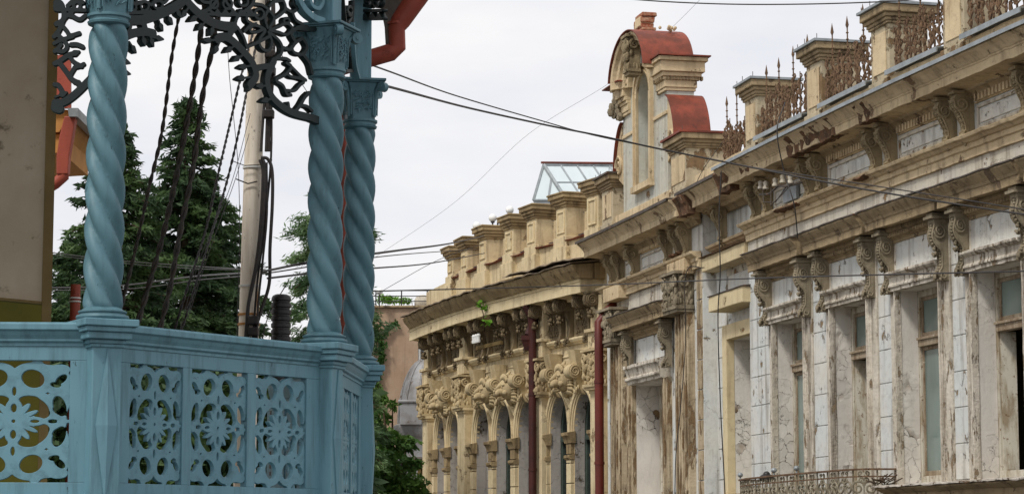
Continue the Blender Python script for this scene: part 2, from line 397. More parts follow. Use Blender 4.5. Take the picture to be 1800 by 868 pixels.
M['reveal_grey']=stucco('grey_reveal_plaster',sr(184,178,170),sr(166,160,152),sr(96,88,80),sr(104,94,80),.62,2.,.5,.8,2.6,.8,(.35,.5))
M['pipe_dark']=soot('maroon_downpipe',sr(72,34,28),sr(52,28,25),.6,0,3,.2,.3)
# ================================================================ GROUND
g=MB();g.box(-400,400,-60,900,-.3,0);build('ground',g,M['ground'],kind='structure')
g=MB();g.box(-60,-2.2,9,46,0.004,.13);build('pavement',g,M['paving'],kind='structure',bevel=.02)
# ================================================================ GREY MANSION (right)
p0=atY(1700,600,31)
C=Wall(p0.x,p0.y,[(-3,15.2),(0,14.6),(10,12.0),(12,12),(13,13.2),(22,13.8)])
x,y,_=C.at(9,0)
mans=thing('mansion','long weathered grey blue mansion with peeling plaster and a red roofed arched gable','house',(x,y,0))
def bp(name,mb,mat,**k):return build(name,mb,M[mat],mans,**k)
BAYS=[6.45,3.86,1.38,-1.05,-3.5]      # centres of the hooded windows
HW=.72
# --- wall sheets with openings
wl=MB()
ops=[]   # s0,s1,z0,z1,out
for c in BAYS: ops.append((c-HW,c+HW,3.3 if c>3 else 4.06,6.72,0))
ops.append((8.75,10.2,4.1,6.72,-.25))
ops.append((13.5,15.55,3.6,6.28,0))
def base_out(s):return -.25 if 8.55<s<11.2 else 0
edges=sorted(set([-6,8.55,11.2,17.6]+[e for o in ops for e in o[:2]]))
for a,b in zip(edges,edges[1:]):
    m_=(a+b)/2;bo=base_out(m_);op=[o for o in ops if o[0]<=m_<=o[1]]
    if op:
        o=op[0];C.sheet(wl,a,b,0,o[2],bo);C.sheet(wl,a,b,o[3],9.3,bo)
    else:C.sheet(wl,a,b,0,9.3,bo)
for s_ in (8.55,11.2):   # returns of the recess
    wl.add([C.P(s_,0,0),C.P(s_,-.25,0),C.P(s_,-.25,9.3),C.P(s_,0,9.3)],[(0,1,2,3)])
# end walls, back wall and roof slab
wl.add([C.P(17.6,0,0),C.P(17.6,-9,0),C.P(17.6,-9,9.3),C.P(17.6,0,9.3)],[(0,1,2,3)])
wl.add([C.P(-6,0,0),C.P(-6,-9,0),C.P(-6,-9,9.3),C.P(-6,0,9.3)],[(0,1,2,3)])
C.sheet(wl,-6,17.6,0,9.3,-9,1)
bp('wall',wl,'blue_wall')
rf=MB();C.box(rf,-6,17.6,-9,-.3,9.3,9.45,1);bp('flat_roof',rf,'darkmetal')
fl=MB();C.box(fl,-5.9,17.5,-8.9,-.6,3.0,3.25,1);bp('upper_floor',fl,'wood_white')
# --- dark-stained upper wall band (between hoods and architrave): thin coat
for a,b,o,zo in ((-6,8.55,0,0),(8.55,11.2,-.25,0),(11.2,17.55,0,-.12)):
    m_=MB();C.sweep(m_,[(.0,7.86),(.012,7.86),(.012,8.2),(0,8.2)],a,b,.3,zo,o);bp('plain_band',m_,'white_band')
# --- reveals and windows
def opening(wall,parent,s0,s1,z0,z1,bo,depth=.32,kind=0,mats=('reveal','wood_white','glass'),bow=0):
    rv=MB()
    # far jamb, near jamb, head, sill as one lining
    for s_,t in ((s1,.004),(s0,-.004)):
        n=6
        for k in range(n):
            za,zb=z0+(z1-z0)*k/n,z0+(z1-z0)*(k+1)/n
            rv.add([wall.P(s_,bo,za),wall.P(s_,bo-depth,za),wall.P(s_,bo-depth,zb),wall.P(s_,bo,zb)],[(0,1,2,3)])
    rv.add([wall.P(s0,bo,z1),wall.P(s1,bo,z1),wall.P(s1,bo-depth,z1),wall.P(s0,bo-depth,z1)],[(0,1,2,3)])
    rv.add([wall.P(s0,bo,z0),wall.P(s1,bo,z0),wall.P(s1,bo-depth,z0),wall.P(s0,bo-depth,z0)],[(0,1,2,3)])
    rvo_=build('reveal',rv,M[mats[0]],parent)
    o=bo-depth
    win=MB();f=.06;tz=z1-.72 if kind!=2 else z1-.78
    wall.box(win,s0,s0+f,o-.08,o,z0,z1);wall.box(win,s1-f,s1,o-.08,o,z0,z1)
    wall.box(win,s0+f,s1-f,o-.08,o,z1-.09,z1);wall.box(win,s0+f,s1-f,o-.08,o,z0,z0+.1)
    wo=build('window',win,M[mats[1]],parent,bevel=.006)
    tr=MB();wall.box(tr,s0+f,s1-f,o-.09,o+.035,tz-.06,tz+.06);wall.box(tr,s0+f,s1-f,o-.09,o+.06,tz+.03,tz+.065)
    build('transom',tr,M['wood_brown'],wo,bevel=.006)
    mid=(s0+s1)/2
    def sash(a,b,za,zb,oo,bars=0):
        q=MB();e=.04
        wall.box(q,a,a+e,oo-.04,oo,za,zb);wall.box(q,b-e,b,oo-.04,oo,za,zb)
        wall.box(q,a+e,b-e,oo-.04,oo,za,za+.07);wall.box(q,a+e,b-e,oo-.04,oo,zb-.05,zb)
        for k in range(bars):
            zz=za+(zb-za)*(k+1)/(bars+1);wall.box(q,a+e,b-e,oo-.035,oo-.005,zz-.015,zz+.015)
        so_=build('sash',q,M['wood_brown' if kind!=2 else mats[1]],wo,bevel=.004)
        g_=MB();wall.box(g_,a+e,b-e,oo-.026,oo-.02,za+.07,zb-.05);build('pane',g_,M[mats[2]],wo)
    for a,b in ((s0+f,mid-.005),(mid+.005,s1-f)):
        sash(a,b,tz+.065,z1-.09,o-.03)
        if kind==1 and b>mid+.1:    # far leaf stands open: replaced by a folded leaf
            q=MB()
            A=Vector(wall.P(b,o-.03,z0+.1));x_,y_,an=wall.at(b,o)
            dirn=Vector((-math.cos(an)*-1*.9-math.sin(an)*-.35,-math.sin(an)*-1*.9-math.cos(an)*.35,0)).normalized()
            B_=A+dirn*.20;n_=Vector((-dirn.y,dirn.x,0))*.02;zt=tz-.06
            q.hexa([tuple(v) for v in (A-n_,B_-n_,B_+n_,A+n_)]+[(v.x,v.y,zt) for v in (A-n_,B_-n_,B_+n_,A+n_)])
            build('open_leaf',q,M[mats[1]],wo,bevel=.004)
        else:sash(a,b,z0+.1,tz-.06,o-.03,3 if kind==2 else 0)
    return wo
for i,c in enumerate(BAYS):
    z0=3.3 if c>3 else 4.06
    opening(C,mans,c-HW,c+HW,z0,6.72,0,.25,1 if i in (1,3) else 0)
opening(C,mans,8.75,10.2,4.1,6.72,-.25,.34,2)
# blind window on the pavilion
rv=MB()
for s_ in (13.5,15.55):
    rv.add([C.P(s_,0,3.6),C.P(s_,-.55,3.6),C.P(s_,-.55,6.28),C.P(s_,0,6.28)],[(0,1,2,3)])
rv.add([C.P(13.5,0,6.28),C.P(15.55,0,6.28),C.P(15.55,-.55,6.28),C.P(13.5,-.55,6.28)],[(0,1,2,3)])
C.sheet(rv,13.5,15.55,3.6,6.28,-.55);rv.add([C.P(13.5,0,3.6),C.P(15.55,0,3.6),C.P(15.55,-.55,3.6),C.P(13.5,-.55,3.6)],[(0,1,2,3)])
bp('blind_window',rv,'reveal')
fr=MB();C.box(fr,15.3,15.42,-.56,-.42,3.6,6.28);C.box(fr,13.6,13.7,-.56,-.42,3.6,6.28);C.box(fr,13.7,15.3,-.56,-.45,4.9,5.0);bp('window_frame',fr,'wood_white',bevel=.01)
# interior backing seen through the glass
bk=MB();C.sheet(bk,-5.9,17.5,3.25,9.2,-1.6,1);bp('room_wall',bk,'olive')
# --- architrave + bands + cornice, in three stretches
ARCH=[(0,8.2),(.055,8.2),(.055,8.31),(.085,8.325),(.085,8.39),(.12,8.40),(.16,8.43),(.20,8.44),(.22,8.485),(0,8.50)]
CORN=[(0,9.06),(.10,9.06),(.14,9.10),(.42,9.115),(.42,9.10),(.455,9.10),(.455,9.215),(.47,9.225),(.47,9.24),(.485,9.25),(.51,9.28),(.56,9.33),(.60,9.36),(.60,9.40),(0,9.42)]
BED=[(0,8.98),(.05,8.98),(.09,9.03),(.13,9.06),(0,9.06)]
ENT=((-6,8.55,0,0),(8.55,11.2,-.12,-.04),(11.2,17.6,.03,-.12))
for i,(a,b,o,zo) in enumerate(ENT):
    m_=MB();C.sweep(m_,ARCH,a,b,.2,zo,o if i!=1 else -.25);m_.jitter(.010,5);bp('architrave',m_,'cream',bevel=.006)
    m_=MB();C.sweep(m_,CORN,a,b,.14,zo,o);m_.jitter(.016,5,2);bp('cornice',m_,'cream',bevel=.006)
    m_=MB();C.sweep(m_,BED,a,b,.2,zo,o if i!=1 else -.2);m_.jitter(.006,5);bp('bed_moulding',m_,'stone_grey')
    m_=MB();C.sweep(m_,[(.55,9.405),(.63,9.405),(.632,9.372),(.64,9.372),(.64,9.425),(0,9.455),(0,9.44)],a,b,.5,zo,o);m_.jitter(.006,1.5)
    bp('gutter_edge',m_,'zinc' if i==0 else 'darkmetal')
    # step course under the frieze: dark moulding shadow line
# stretches of the cornice that have lost their render
for k,(a,b,za,zb) in enumerate(((3.3,5.3,9.12,9.38),(6.7,7.7,9.2,9.38),(1.95,2.35,9.12,9.36),(8.2,8.75,9.05,9.36),(10.7,11.3,9.0,9.3))):
    m_=MB();C.sweep(m_,[(.30,za-.03),(.452,za-.03),(.47,za+.10),(.50,za+.16),(.572,zb-.03),(.55,zb),(.3,zb)],a,b,.07,0,-.02 if k>2 else .0);m_.jitter(.035,7,k);m_.jitter(.02,19,k);bp('exposed_brick',m_,'old_brick')
for k,(a,b) in enumerate(((5.6,6.6),(2.8,3.2),(12.0,12.6))):
    m_=MB();C.sweep(m_,[(.04,8.50),(.2,8.47),(.24,8.44),(.2,8.42),(.04,8.40)],a,b,.07);m_.jitter(.03,8,k);bp('exposed_brick',m_,'old_brick')
# yellow block courses of the recess
m_=MB();C.box(m_,8.6,11.1,-.25,.06,7.98,8.22);m_.jitter(.008,3);bp('block_course',m_,'ochre_trim',bevel=.012)
m_=MB();C.sweep(m_,[(-.25,8.22),(.10,8.22),(.11,8.235),(-.25,8.36)],8.58,11.12,.2);m_.jitter(.012,4);bp('rusty_flashing',m_,'rust_iron')
m_=MB();C.box(m_,8.45,10.35,-.25,.16,7.20,7.46);m_.jitter(.008,3);bp('block_hood',m_,'ochre_trim',bevel=.012)
m_=MB();C.sweep(m_,[(-.25,7.46),(.18,7.46),(.18,7.475),(-.25,7.53)],8.43,10.37,.2);m_.jitter(.008,4);bp('hood_flashing',m_,'darkmetal')
m_=MB()
C.box(m_,8.50,8.75,-.25,-.10,3.4,6.98);C.box(m_,10.2,10.44,-.25,-.10,3.4,6.98);C.box(m_,8.75,10.2,-.25,-.10,6.72,6.98);m_.jitter(.005,3);bp('plain_window_surround',m_,'ochre_trim',bevel=.01)
m_=MB();C.box(m_,8.5,10.5,-.25,.05,3.95,4.08);bp('window_sill',m_,'stone_grey',bevel=.01)
# --- consoles of the frieze (shared mesh)
def scroll_console(h=.6,w=.15,top=.34,bot=.13):
    b=MB();pts=[]
    N=18
    for k in range(N+1):   # front line of the S
        t=k/N;z=-h*t
        o=bot+.02+(top-bot-.02)*(0.5+0.5*math.cos(math.pi*min(1,t*1.25)))
        if t>.86:o+=.05*math.sin((t-.86)/.14*math.pi)
        if t<.12:o-=.04*(1-t/.12)
        pts.append((o,z))
    poly=[(0.0,0)]+pts+[(0.0,-h)]
    b.prism(poly,lambda o,z:(-w/2,-o,z),lambda o,z:(w/2,-o,z))
    for sx in (-1,1):
        b.spiral((sx*(w/2+.004),-top+.115,-.125),(0,1,0),(0,0,1),.095,1.8,.02,math.pi,sx*0+1)
        b.spiral((sx*(w/2+.004),-bot-.02,-h+.06),(0,1,0),(0,0,1),.05,1.3,.014,0,-1)
        b.tube([(sx*w*.5,-o-.006,z) for o,z in pts[2:-2]],.016,5)
    for k in range(3,N-2):
        o,z=pts[k];b.ball((0,-o-.01,z),.026 if k%2 else .02,6,4,(1.5,1,1))
    for k in range(9):   # acanthus drop below
        b.ball((random.uniform(-.05,.05),-bot+.02+random.uniform(-.05,.03),-h-.01-random.uniform(0,.10)),random.uniform(.018,.034),5,4)
    b.box(-w/2-.02,w/2+.02,-top-.005,0,0.002,.045)
    return b.jitter(.006,12,3)
cons=proto('console_bracket',scroll_console(.55,.135,.29,.10),M['ornament'],smooth=True)
CS=[(c,o,z) for c,o,z in [(7.92,0,9.03),(7.33,0,9.03),(5.37,0,9.03),(4.85,0,9.03),(2.72,0,9.03),(2.18,0,9.03),(.20,0,9.03),(-.32,0,9.03),(-2.0,0,9.03),(-2.5,0,9.03),(-4.4,0,9.03),
 (10.21,-.13,8.98),(11.95,0,8.92),(12.44,0,8.92),(13.13,0,8.92),(15.3,0,8.92),(16.36,0,8.92),(16.92,0,8.92)]]
for c,o,z in CS: place(cons,C.M(c,o,z)@Matrix.Rotation(random.uniform(-.03,.03),4,'Y')@Matrix.Diagonal((random.uniform(.9,1.06),random.uniform(.92,1.05),random.uniform(.94,1.03),1)),mans)
# --- frieze panels and fluted band between consoles
def frieze(a,b,o,zo):
    m_=MB();C.box(m_,a,b,o-.01,o+.028,8.56+zo,8.60+zo);C.box(m_,a,b,o-.01,o+.028,8.83+zo,8.87+zo)
    C.box(m_,a,a+.04,o-.01,o+.028,8.60+zo,8.83+zo);C.box(m_,b-.04,b,o-.01,o+.028,8.60+zo,8.83+zo);bp('frieze_frame',m_,'white_band',bevel=.005)
    m_=MB();C.box(m_,a+.07,b-.07,o-.01,o+.02,8.63+zo,8.80+zo);bp('frieze_panel',m_,'blue_wall',bevel=.004)
    m_=MB();C.box(m_,a-.05,b+.05,o-.01,o+.03,8.90+zo,8.915+zo);n=int((b-a)/.095)
    for k in range(n):
        t=a+(k+.5)*(b-a)/n;C.box(m_,t-.028,t+.028,o-.01,o+.075,8.915+zo,9.02+zo)
    bp('dentil_band',m_,'cream')
for a,b in ((-1.82,-.5),(.4,2.0),(2.9,4.68),(5.55,7.15),(-4.3,-2.7)):frieze(a,b,0,0)
frieze(13.3,15.1,0,-.12);frieze(15.45,16.2,0,-.12);frieze(12.6,13.0,0,-.12)
# --- window hoods
HOOD=[(0,7.60),(.30,7.60),(.30,7.585),(.33,7.585),(.33,7.69),(.345,7.70),(.36,7.735),(.41,7.79),(.44,7.83),(.44,7.855),(0,7.92)]
HOODL=[(0,7.62),(.12,7.62),(.12,7.70),(.14,7.71),(.16,7.74),(.21,7.79),(.24,7.83),(.24,7.852),(0,7.90)]
def win_hood(c,hw,zo=0,oo=0,cs=.95,pil=True):
    m_=MB();C.sweep(m_,HOOD,c-hw,c+hw,.15,zo,oo);m_.jitter(.010,6,c);h=bp('window_hood',m_,'stone_grey',bevel=.006)
    m_=MB();C.sweep(m_,[(0,7.855),(.46,7.855),(.46,7.872),(0,7.935)],c-hw-.02,c+hw+.02,.2,zo,oo);m_.jitter(.012,5,c);build('hood_flashing',m_,M['darkmetal'],h)
    m_=MB();C.sweep(m_,[(0,7.40),(.05,7.40),(.05,7.44),(.09,7.46),(.13,7.53),(.17,7.55),(.17,7.60),(0,7.60)],c-cs+.1,c+cs-.1,.1,zo,oo);bp('egg_moulding',m_,'stone_grey')
    m_=MB()
    n=int(2*cs/.09)
    for k in range(n):
        t=c-cs+.12+(k+.5)*(2*cs-.24)/n;p=C.P(t,oo+.125,7.495+zo);m_.ball(p,.034,6,4)
    bp('egg_and_dart',m_,'stone_grey',smooth=True)
hcons=MB()
def hood_console():
    b=MB();pts=[]
    N=20;h=.80
    for k in range(N+1):
        t=k/N;z=-h*t
        o=.085+.14*max(0,math.sin(min(1,t/.52)*math.pi)**.7 if t<.52 else 0)+ (.05*math.sin((t-.78)/.22*math.pi) if t>.78 else 0)
        if t<.25:o=max(o,.2)
        pts.append((o,z))
    b.prism([(0,0)]+pts+[(0,-h)],lambda o,z:(-.075,-o,z),lambda o,z:(.075,-o,z))
    for sx in (-1,1):
        b.spiral((sx*.08,-.125,-.16),(0,1,0),(0,0,1.25),.085,2.1,.017,math.pi,1)
        b.tube([(sx*.07,-o-.004,z) for o,z in pts[1:-2]],.015,5)
        b.spiral((sx*.08,-.09,-.74),(0,1,0),(0,0,1),.045,1.2,.013,0,-1)
    for k in range(2,N-1):
        o,z=pts[k];b.ball((0,-o-.008,z),.02,6,4,(1.4,1,1))
    for cx_,cz_,n in ((0,-.42,9),(0,-.76,10)):
        for k in range(n):b.ball((cx_+random.uniform(-.06,.06),-.13+random.uniform(-.05,.05),cz_+random.uniform(-.05,.05)),random.uniform(.018,.034),5,4)
    b.box(-.12,.12,-.27,0,.0,.035);b.box(-.10,.10,-.24,0,.035,.075);b.box(-.085,.085,-.215,0,-.05,0)
    return b.jitter(.006,12,5)
hc=proto('hood_bracket',hood_console(),M['orn_grey'],smooth=True)
for i,c in enumerate(BAYS):
    win_hood(c,1.17)
    for sx in (-1,1):
        place(hc,C.M(c+sx*.90,.04,7.50)@Matrix.Diagonal((random.uniform(.92,1.06),random.uniform(.92,1.08),random.uniform(.97,1.03),1)),mans)
        m_=MB();C.box(m_,c+sx*.89-.095,c+sx*.89+.095,-.01,.045,3.4,7.5);m_.jitter(.004,3);bp('pilaster_strip',m_,'flake',bevel=.008)
        m_=MB()
        a=c+sx*(HW);b_=c+sx*.80
        lo,hi=min(a,b_),max(a,b_)
        z0=3.3 if c>3 else 4.05
        n=14
        for prof in (((.0,0),(.10,0),(.10,.03),(.075,.035),(.075,.06),(.05,.065),(.05,.085),(0,.085)),):
            rings=[]
            for k in range(n+1):
                z=z0+(6.74-z0)*k/n
                rings.append([C.P(c+sx*(HW-.01+d_),o_,z) for o_,d_ in prof])
            m_.loft(rings)
        m_.jitter(.007,6,i);bp('jamb_moulding',m_,'flake',bevel=.004)
    m_=MB();C.box(m_,c-.8,c+.8,-.01,.03,6.985,7.40);bp('hood_panel',m_,'blue_wall',bevel=.006)
    m_=MB();C.sweep(m_,[(0,6.715),(.12,6.715),(.12,6.76),(.145,6.77),(.145,6.80),(.13,6.81),(.13,6.90),(.17,6.915),(.20,6.94),(.20,6.975),(0,6.99)],c-.83,c+.83,.12);m_.jitter(.009,7,i);bp('lintel_moulding',m_,'flake',bevel=.005)
    # blue rusticated pier blocks toward the next bay
    if i<len(BAYS)-1:
        a=BAYS[i+1]+.99;b_=c-.99
        z=3.6;m_=MB()
        while z<7.4:
            C.box(m_,a,b_,-.01,.016,z,z+.456);z+=.47
        m_.jitter(.003,3);bp('pier_blocks',m_,'blue_wall',bevel=.006)
        m_=MB();C.sweep(m_,HOODL,BAYS[i+1]+1.17,c-1.17,.15);m_.jitter(.008,6,c);bp('hood_link_cornice',m_,'stone_grey',bevel=.005)
    if i==0:
        m_=MB();z=3.6
        while z<7.6:C.box(m_,c+1.08,8.5,-.01,.016,z,z+.456);z+=.47
        bp('pier_blocks',m_,'blue_wall',bevel=.006)
# recess + pavilion rustication
for a,b_,o in ((10.55,11.15,-.25),(11.25,11.55,0)):
    m_=MB();z=3.3
    while z<7.9:C.box(m_,a,b_,o-.01,o+.02,z,z+.51);z+=.53
    m_.jitter(.004,3);bp('pier_blocks',m_,'blue_wall' if o<0 else 'flake_brown',bevel=.006)
# --- pavilion hood (blind window)
win_hood(14.3,1.72,-.24,.02,1.3)
for s_ in (15.6,13.1): place(hc,C.M(s_,.05,7.26),mans)
m_=MB();C.box(m_,13.4,15.3,-.01,.04,6.70,7.15);bp('hood_panel',m_,'blue_wall',bevel=.006)
m_=MB();C.sweep(m_,[(0,6.28),(.20,6.28),(.20,6.33),(.25,6.36),(.25,6.40),(.20,6.42),(.24,6.55),(.28,6.58),(.28,6.64),(0,6.69)],13.3,15.5,.1);m_.jitter(.014,7);bp('lintel_moulding',m_,'flake',bevel=.005)
for a,b_ in ((15.55,15.9),(13.2,13.5)):
    m_=MB();C.box(m_,a,b_,-.01,.09,3.2,6.3,.2);C.box(m_,a+.1,b_-.1,.09,.13,3.2,6.28,.2);m_.jitter(.01,5);bp('jamb_moulding',m_,'flake_brown',bevel=.006)
# --- big pilasters with cast capitals
def cap_blob(w,h,dp,n=90):
    b=MB();b.box(-w/2+.04,w/2-.04,-dp+.05,0,-h,0)
    for sx in (-1,1):
        b.spiral((sx*(w/2-.05),-dp,-.14),(1,0,0),(0,0,1),.11,1.7,.03,math.pi/2,sx)
        b.spiral((sx*(w/2+.0),-dp*.5,-.14),(0,1,0),(0,0,1),.10,1.7,.028,math.pi/2,1)
    for k in range(n):
        r_=random.uniform(.022,.055);z=-random.uniform(.05,h-.02)
        if random.random()<.65:b.ball((random.uniform(-w/2+.04,w/2-.04),-dp+random.uniform(-.01,.05),z),r_,6,4,(.8,1,1.5))
        else:
            b.ball((random.choice((-1,1))*(w/2-.03),-random.uniform(.03,dp),z),r_,6,4,(.8,.8,1.5))
    b.box(-w/2-.02,w/2+.02,-dp-.04,0,0,.05);b.box(-w/2,w/2,-dp-.01,0,-h-.06,-h)
    b.box(-w/2+.02,w/2-.02,-dp+.02,0,-h-.12,-h-.06)
    return b.jitter(.012,9,4)
capp=proto('pilaster_capital',cap_blob(.9,.56,.34),M['orn_grey'],smooth=True)
for c,zt in ((12.15,8.08),(16.5,7.85)):
    place(capp,C.M(c,.02,zt-.05),mans)
    m_=MB();C.box(m_,c-.40,c+.40,-.01,.13,2.8,zt-.7,.2)
    for k in range(4):
        t=c-.28+k*.187;C.box(m_,t-.045,t+.045,.13,.165,2.8,zt-.75,.2)
    m_.jitter(.008,4);bp('pilaster_shaft',m_,'flake_brown',bevel=.008)
    m_=MB();C.box(m_,c-.55,c+.55,-.01,.24,8.02,8.3,.2);bp('pilaster_block',m_,'cream',bevel=.01)
# --- blocking course, pedestals, flashings, iron crestings
m_=MB();C.sweep(m_,[(-.5,9.42),(.2,9.42),(.2,9.50),(.1,9.56),(.1,9.74),(-.5,9.74)],-6,11.3,.2);m_.jitter(.02,3);bp('blocking_course',m_,'cream')
m_=MB();C.sweep(m_,[(-.5,9.3),(.1,9.3),(.1,9.5),(-.5,9.62)],11.3,17.5,.2);m_.jitter(.02,3);bp('blocking_course',m_,'cream')
def pedestal(c,w_,mat='ochre_trim',z0=9.42,zt=10.80,dp=.5,cap='zinc',ph=.32):
    m_=MB();h=w_/2
    C.box(m_,c-h-.05,c+h+.05,-dp-.05,.17,z0,z0+.12);C.box(m_,c-h-.03,c+h+.03,-dp,.14,z0+.12,z0+ph)
    C.box(m_,c-h,c+h,-dp,.10,z0+ph,zt-.28)
    pd=None
    m_.jitter(.008,4,c);pd=bp('pedestal',m_,'peel_ped',bevel=.012)
    m_=MB();C.box(m_,c-h+.09,c+h-.09,.098,.115,z0+ph+.1,zt-.38);build('pedestal_panel',m_,M['cream'],pd,bevel=.006)
    m_=MB();prev=None
    for z_a,z_b,e in ((zt-.29,zt-.25,.03),(zt-.25,zt-.20,.05),(zt-.20,zt-.14,.08),(zt-.14,zt-.03,.125)):
        C.box(m_,c-h-e,c+h+e,-dp-e,.10+e,z_a,z_b)
    m_.jitter(.009,5,c);build('pedestal_cornice',m_,M['stone_grey'],pd,bevel=.012)
    m_=MB();C.box(m_,c-h-.15,c+h+.15,-dp-.16,.26,zt-.03,zt+.012);build('pedestal_cap',m_,M[cap],pd,bevel=.004)
    m_=MB()
    for t,o in ((c-h-.1,.2),(c+h+.1,.2),(c,.24)):m_.tube([C.P(t,o,zt),C.P(t,o,zt+.09)],.006,5)
    build('cap_pin',m_,M['darkmetal'],pd)
M['peel_ped']=stucco('peeling_pedestal_plaster',sr(190,176,148),sr(170,158,134),sr(104,90,70),sr(132,108,80),.54,1.9,.6,.6,2.2,1.2)
PED=[8.05,5.05,2.43,-.02,-2.45,-4.9]
for c in PED:pedestal(c,.64)
for a,b in zip(PED,PED[1:]):   # flashing between pedestals
    hi,lo=a-.36,b+.36
    m_=MB();C.sweep(m_,[(-.3,9.83),(.17,9.80),(.175,9.745),(.19,9.745),(.19,9.815),(-.3,9.85)],lo,hi,.4);m_.jitter(.008,1.5);bp('parapet_flashing',m_,'zinc')
def cresting(L_):
    """rusty cast-iron acanthus railing, spears above; local x along, z up from 0"""
    b=MB();n=max(3,int(L_/.16))
    b.box(-L_/2,L_/2,-.010,.010,.03,.05);b.box(-L_/2,L_/2,-.008,.008,.36,.375)
    for k in range(n):
        x=-L_/2+(k+.5)*L_/n+random.uniform(-.02,.02)
        sp=(k%4==1)
        hh=random.uniform(.95,1.05) if sp else random.uniform(.50,.74)
        ln=random.uniform(-.03,.03);y0=random.uniform(-.02,.02)
        P=lambda z,dx=0,dy=0:(x+ln*z+dx,y0+dy,z)
        b.tube([P(0),P(hh*.5),P(hh)],[.016,.013,.008 if not sp else .011],5)
        if sp:
            b.tube([P(hh-.02),P(hh+.03),P(hh+.17)],[.008,.026,.002],6)
            for zz in (.70,.80,.90):b.ball(P(zz),.024,6,4,(1,1,.6))
        for sx in (-1,1):
            z0_=random.uniform(.02,.08)
            while z0_<min(hh,.66)-.08:
                r_=random.uniform(.035,.062);out=random.uniform(.8,1.25)*sx
                pts=[P(z0_),P(z0_+r_*.9,out*r_*.55,random.uniform(-.02,.02)),P(z0_+r_*1.9,out*r_*1.1,random.uniform(-.03,.03)),P(z0_+r_*2.5,out*r_*.95,0),P(z0_+r_*2.6,out*r_*.5,-.01),P(z0_+r_*2.2,out*r_*.45,-.01)]
                b.tube(pts,[.012,.015,.014,.012,.010,.006],5)
                if random.random()<.6:b.ball(P(z0_+r_*1.5,out*r_*.8,-.01),random.uniform(.018,.03),5,4,(.8,.7,1.7))
                z0_+=r_*random.uniform(2.0,3.2)
    return b
for a,b in zip(PED,PED[1:]):
    L_=a-b-.66;c=(a+b)/2
    o=build('iron_cresting',cresting(L_),M['rust_iron'],mans,smooth=True,local=True)
    o.matrix_parent_inverse=worldm(mans).inverted();Mx=C.M(c,.03,9.84);l_,r_,s_=Mx.decompose();o.location=l_;o.rotation_euler=r_.to_euler()
L_=1.3;o=build('iron_cresting',cresting(L_),M['rust_iron'],mans,smooth=True,local=True)
o.matrix_parent_inverse=worldm(mans).inverted();Mx=C.M(9.3,.0,9.72);l_,r_,s_=Mx.decompose();o.location=l_;o.rotation_euler=r_.to_euler()
# pavilion pedestals
pedestal(12.35,1.0,z0=9.3,zt=10.62,dp=.9,cap='roof_red',ph=.35)
pedestal(17.2,.8,z0=9.3,zt=10.62,dp=.9,cap='darkmetal',ph=.35)
m_=MB();C.box(m_,12.95,16.95,-.9,.04,9.2,9.75);m_.jitter(.01,3);bp('gable_plinth',m_,'cream',bevel=.015)
# --- gable
GC=14.85;GW=1.5;GD=.52
gz0,gz1=9.75,11.95
m_=MB()
# front with niche opening (tall round-headed), solid body behind
NW=.42;nz0,nzs=10.12,11.86
def gable_front():
    b=MB()
    C.box(b,GC-GW,GC-NW,-GD,.0,gz0,12.1);C.box(b,GC+NW,GC+GW,-GD,0,gz0,12.1)
    C.box(b,GC-NW,GC+NW,-GD,0,gz0,nz0);C.box(b,GC-NW,GC+NW,-GD,-.3,nz0,12.1)
    # half-round head of gable with niche head
    n=20;Ro=1.22;Rn=NW;zc=nzs
    ring=[]
    for k in range(n+1):
        a=math.pi*k/n
        ring.append((math.cos(a),math.sin(a)))
    for (c0,s0),(c1,s1) in zip(ring,ring[1:]):
        f=[C.P(GC+Rn*c0,0,zc+Rn*s0),C.P(GC+Ro*c0,0,zc+Ro*s0*.90),C.P(GC+Ro*c1,0,zc+Ro*s1*.90),C.P(GC+Rn*c1,0,zc+Rn*s1)]
        g=[C.P(GC+Rn*c0,-.3,zc+Rn*s0),C.P(GC+Ro*c0,-GD,zc+Ro*s0*.90),C.P(GC+Ro*c1,-GD,zc+Ro*s1*.90),C.P(GC+Rn*c1,-.3,zc+Rn*s1)]
        b.add(f+g,[(0,1,2,3),(0,3,7,4),(1,2,6,5)])
    b.add([C.P(GC+Rn*c,-.3,zc+Rn*s_) for c,s_ in ring],[tuple(range(n+1))])
    b.add([C.P(GC+Ro*c,-GD,zc+Ro*s_*.90) for c,s_ in ring],[tuple(range(n+1))])
    return b
gb=bp('gable',gable_front(),'gable_stucco' if 'gable_stucco' in M else 'white_band')
def gp(name,mb,mat,**k):return build(name,mb,M[mat],gb,**k)
def arch_sweep(mb,prof,c,zc,a0=0,a1=math.pi,n=24,sy=1.,wall=C,R0=0,outof=0):
    """prof = (radius, out)"""
    rings=[]
    for k in range(n+1):
        a=a0+(a1-a0)*k/n
        rings.append([wall.P(c+(R0+r)*math.cos(a),o+outof,zc+(R0+r)*math.sin(a)*sy) for r,o in prof])
    mb.loft(rings)
# archivolt of gable
m_=MB();arch_sweep(m_,[(.80,0),(.80,.10),(.86,.12),(.88,.17),(.97,.19),(.99,.25),(1.08,.27),(1.12,.34),(1.19,.36),(1.21,.30),(1.21,0)],GC,12.15,0,math.pi,28,.75);m_.jitter(.012,5);gp('archivolt',m_,'cream',smooth=True)
m_=MB()
for k in range(13):
    a=math.pi*(k+.5)/13;m_.ball(C.P(GC+.87*math.cos(a),.12,12.15+.60*math.sin(a)),.035,5,4)
gp('dentils',m_,'stone_grey')
# barrel roof of the gable (red sheet)
m_=MB();arch_sweep(m_,[(1.20,-GD-.1),(1.20,.40),(1.225,.40),(1.225,-GD-.1)],GC,12.17,.12,math.pi-.05,24,.75);gp('barrel_roof',m_,'roof_red',smooth=True)
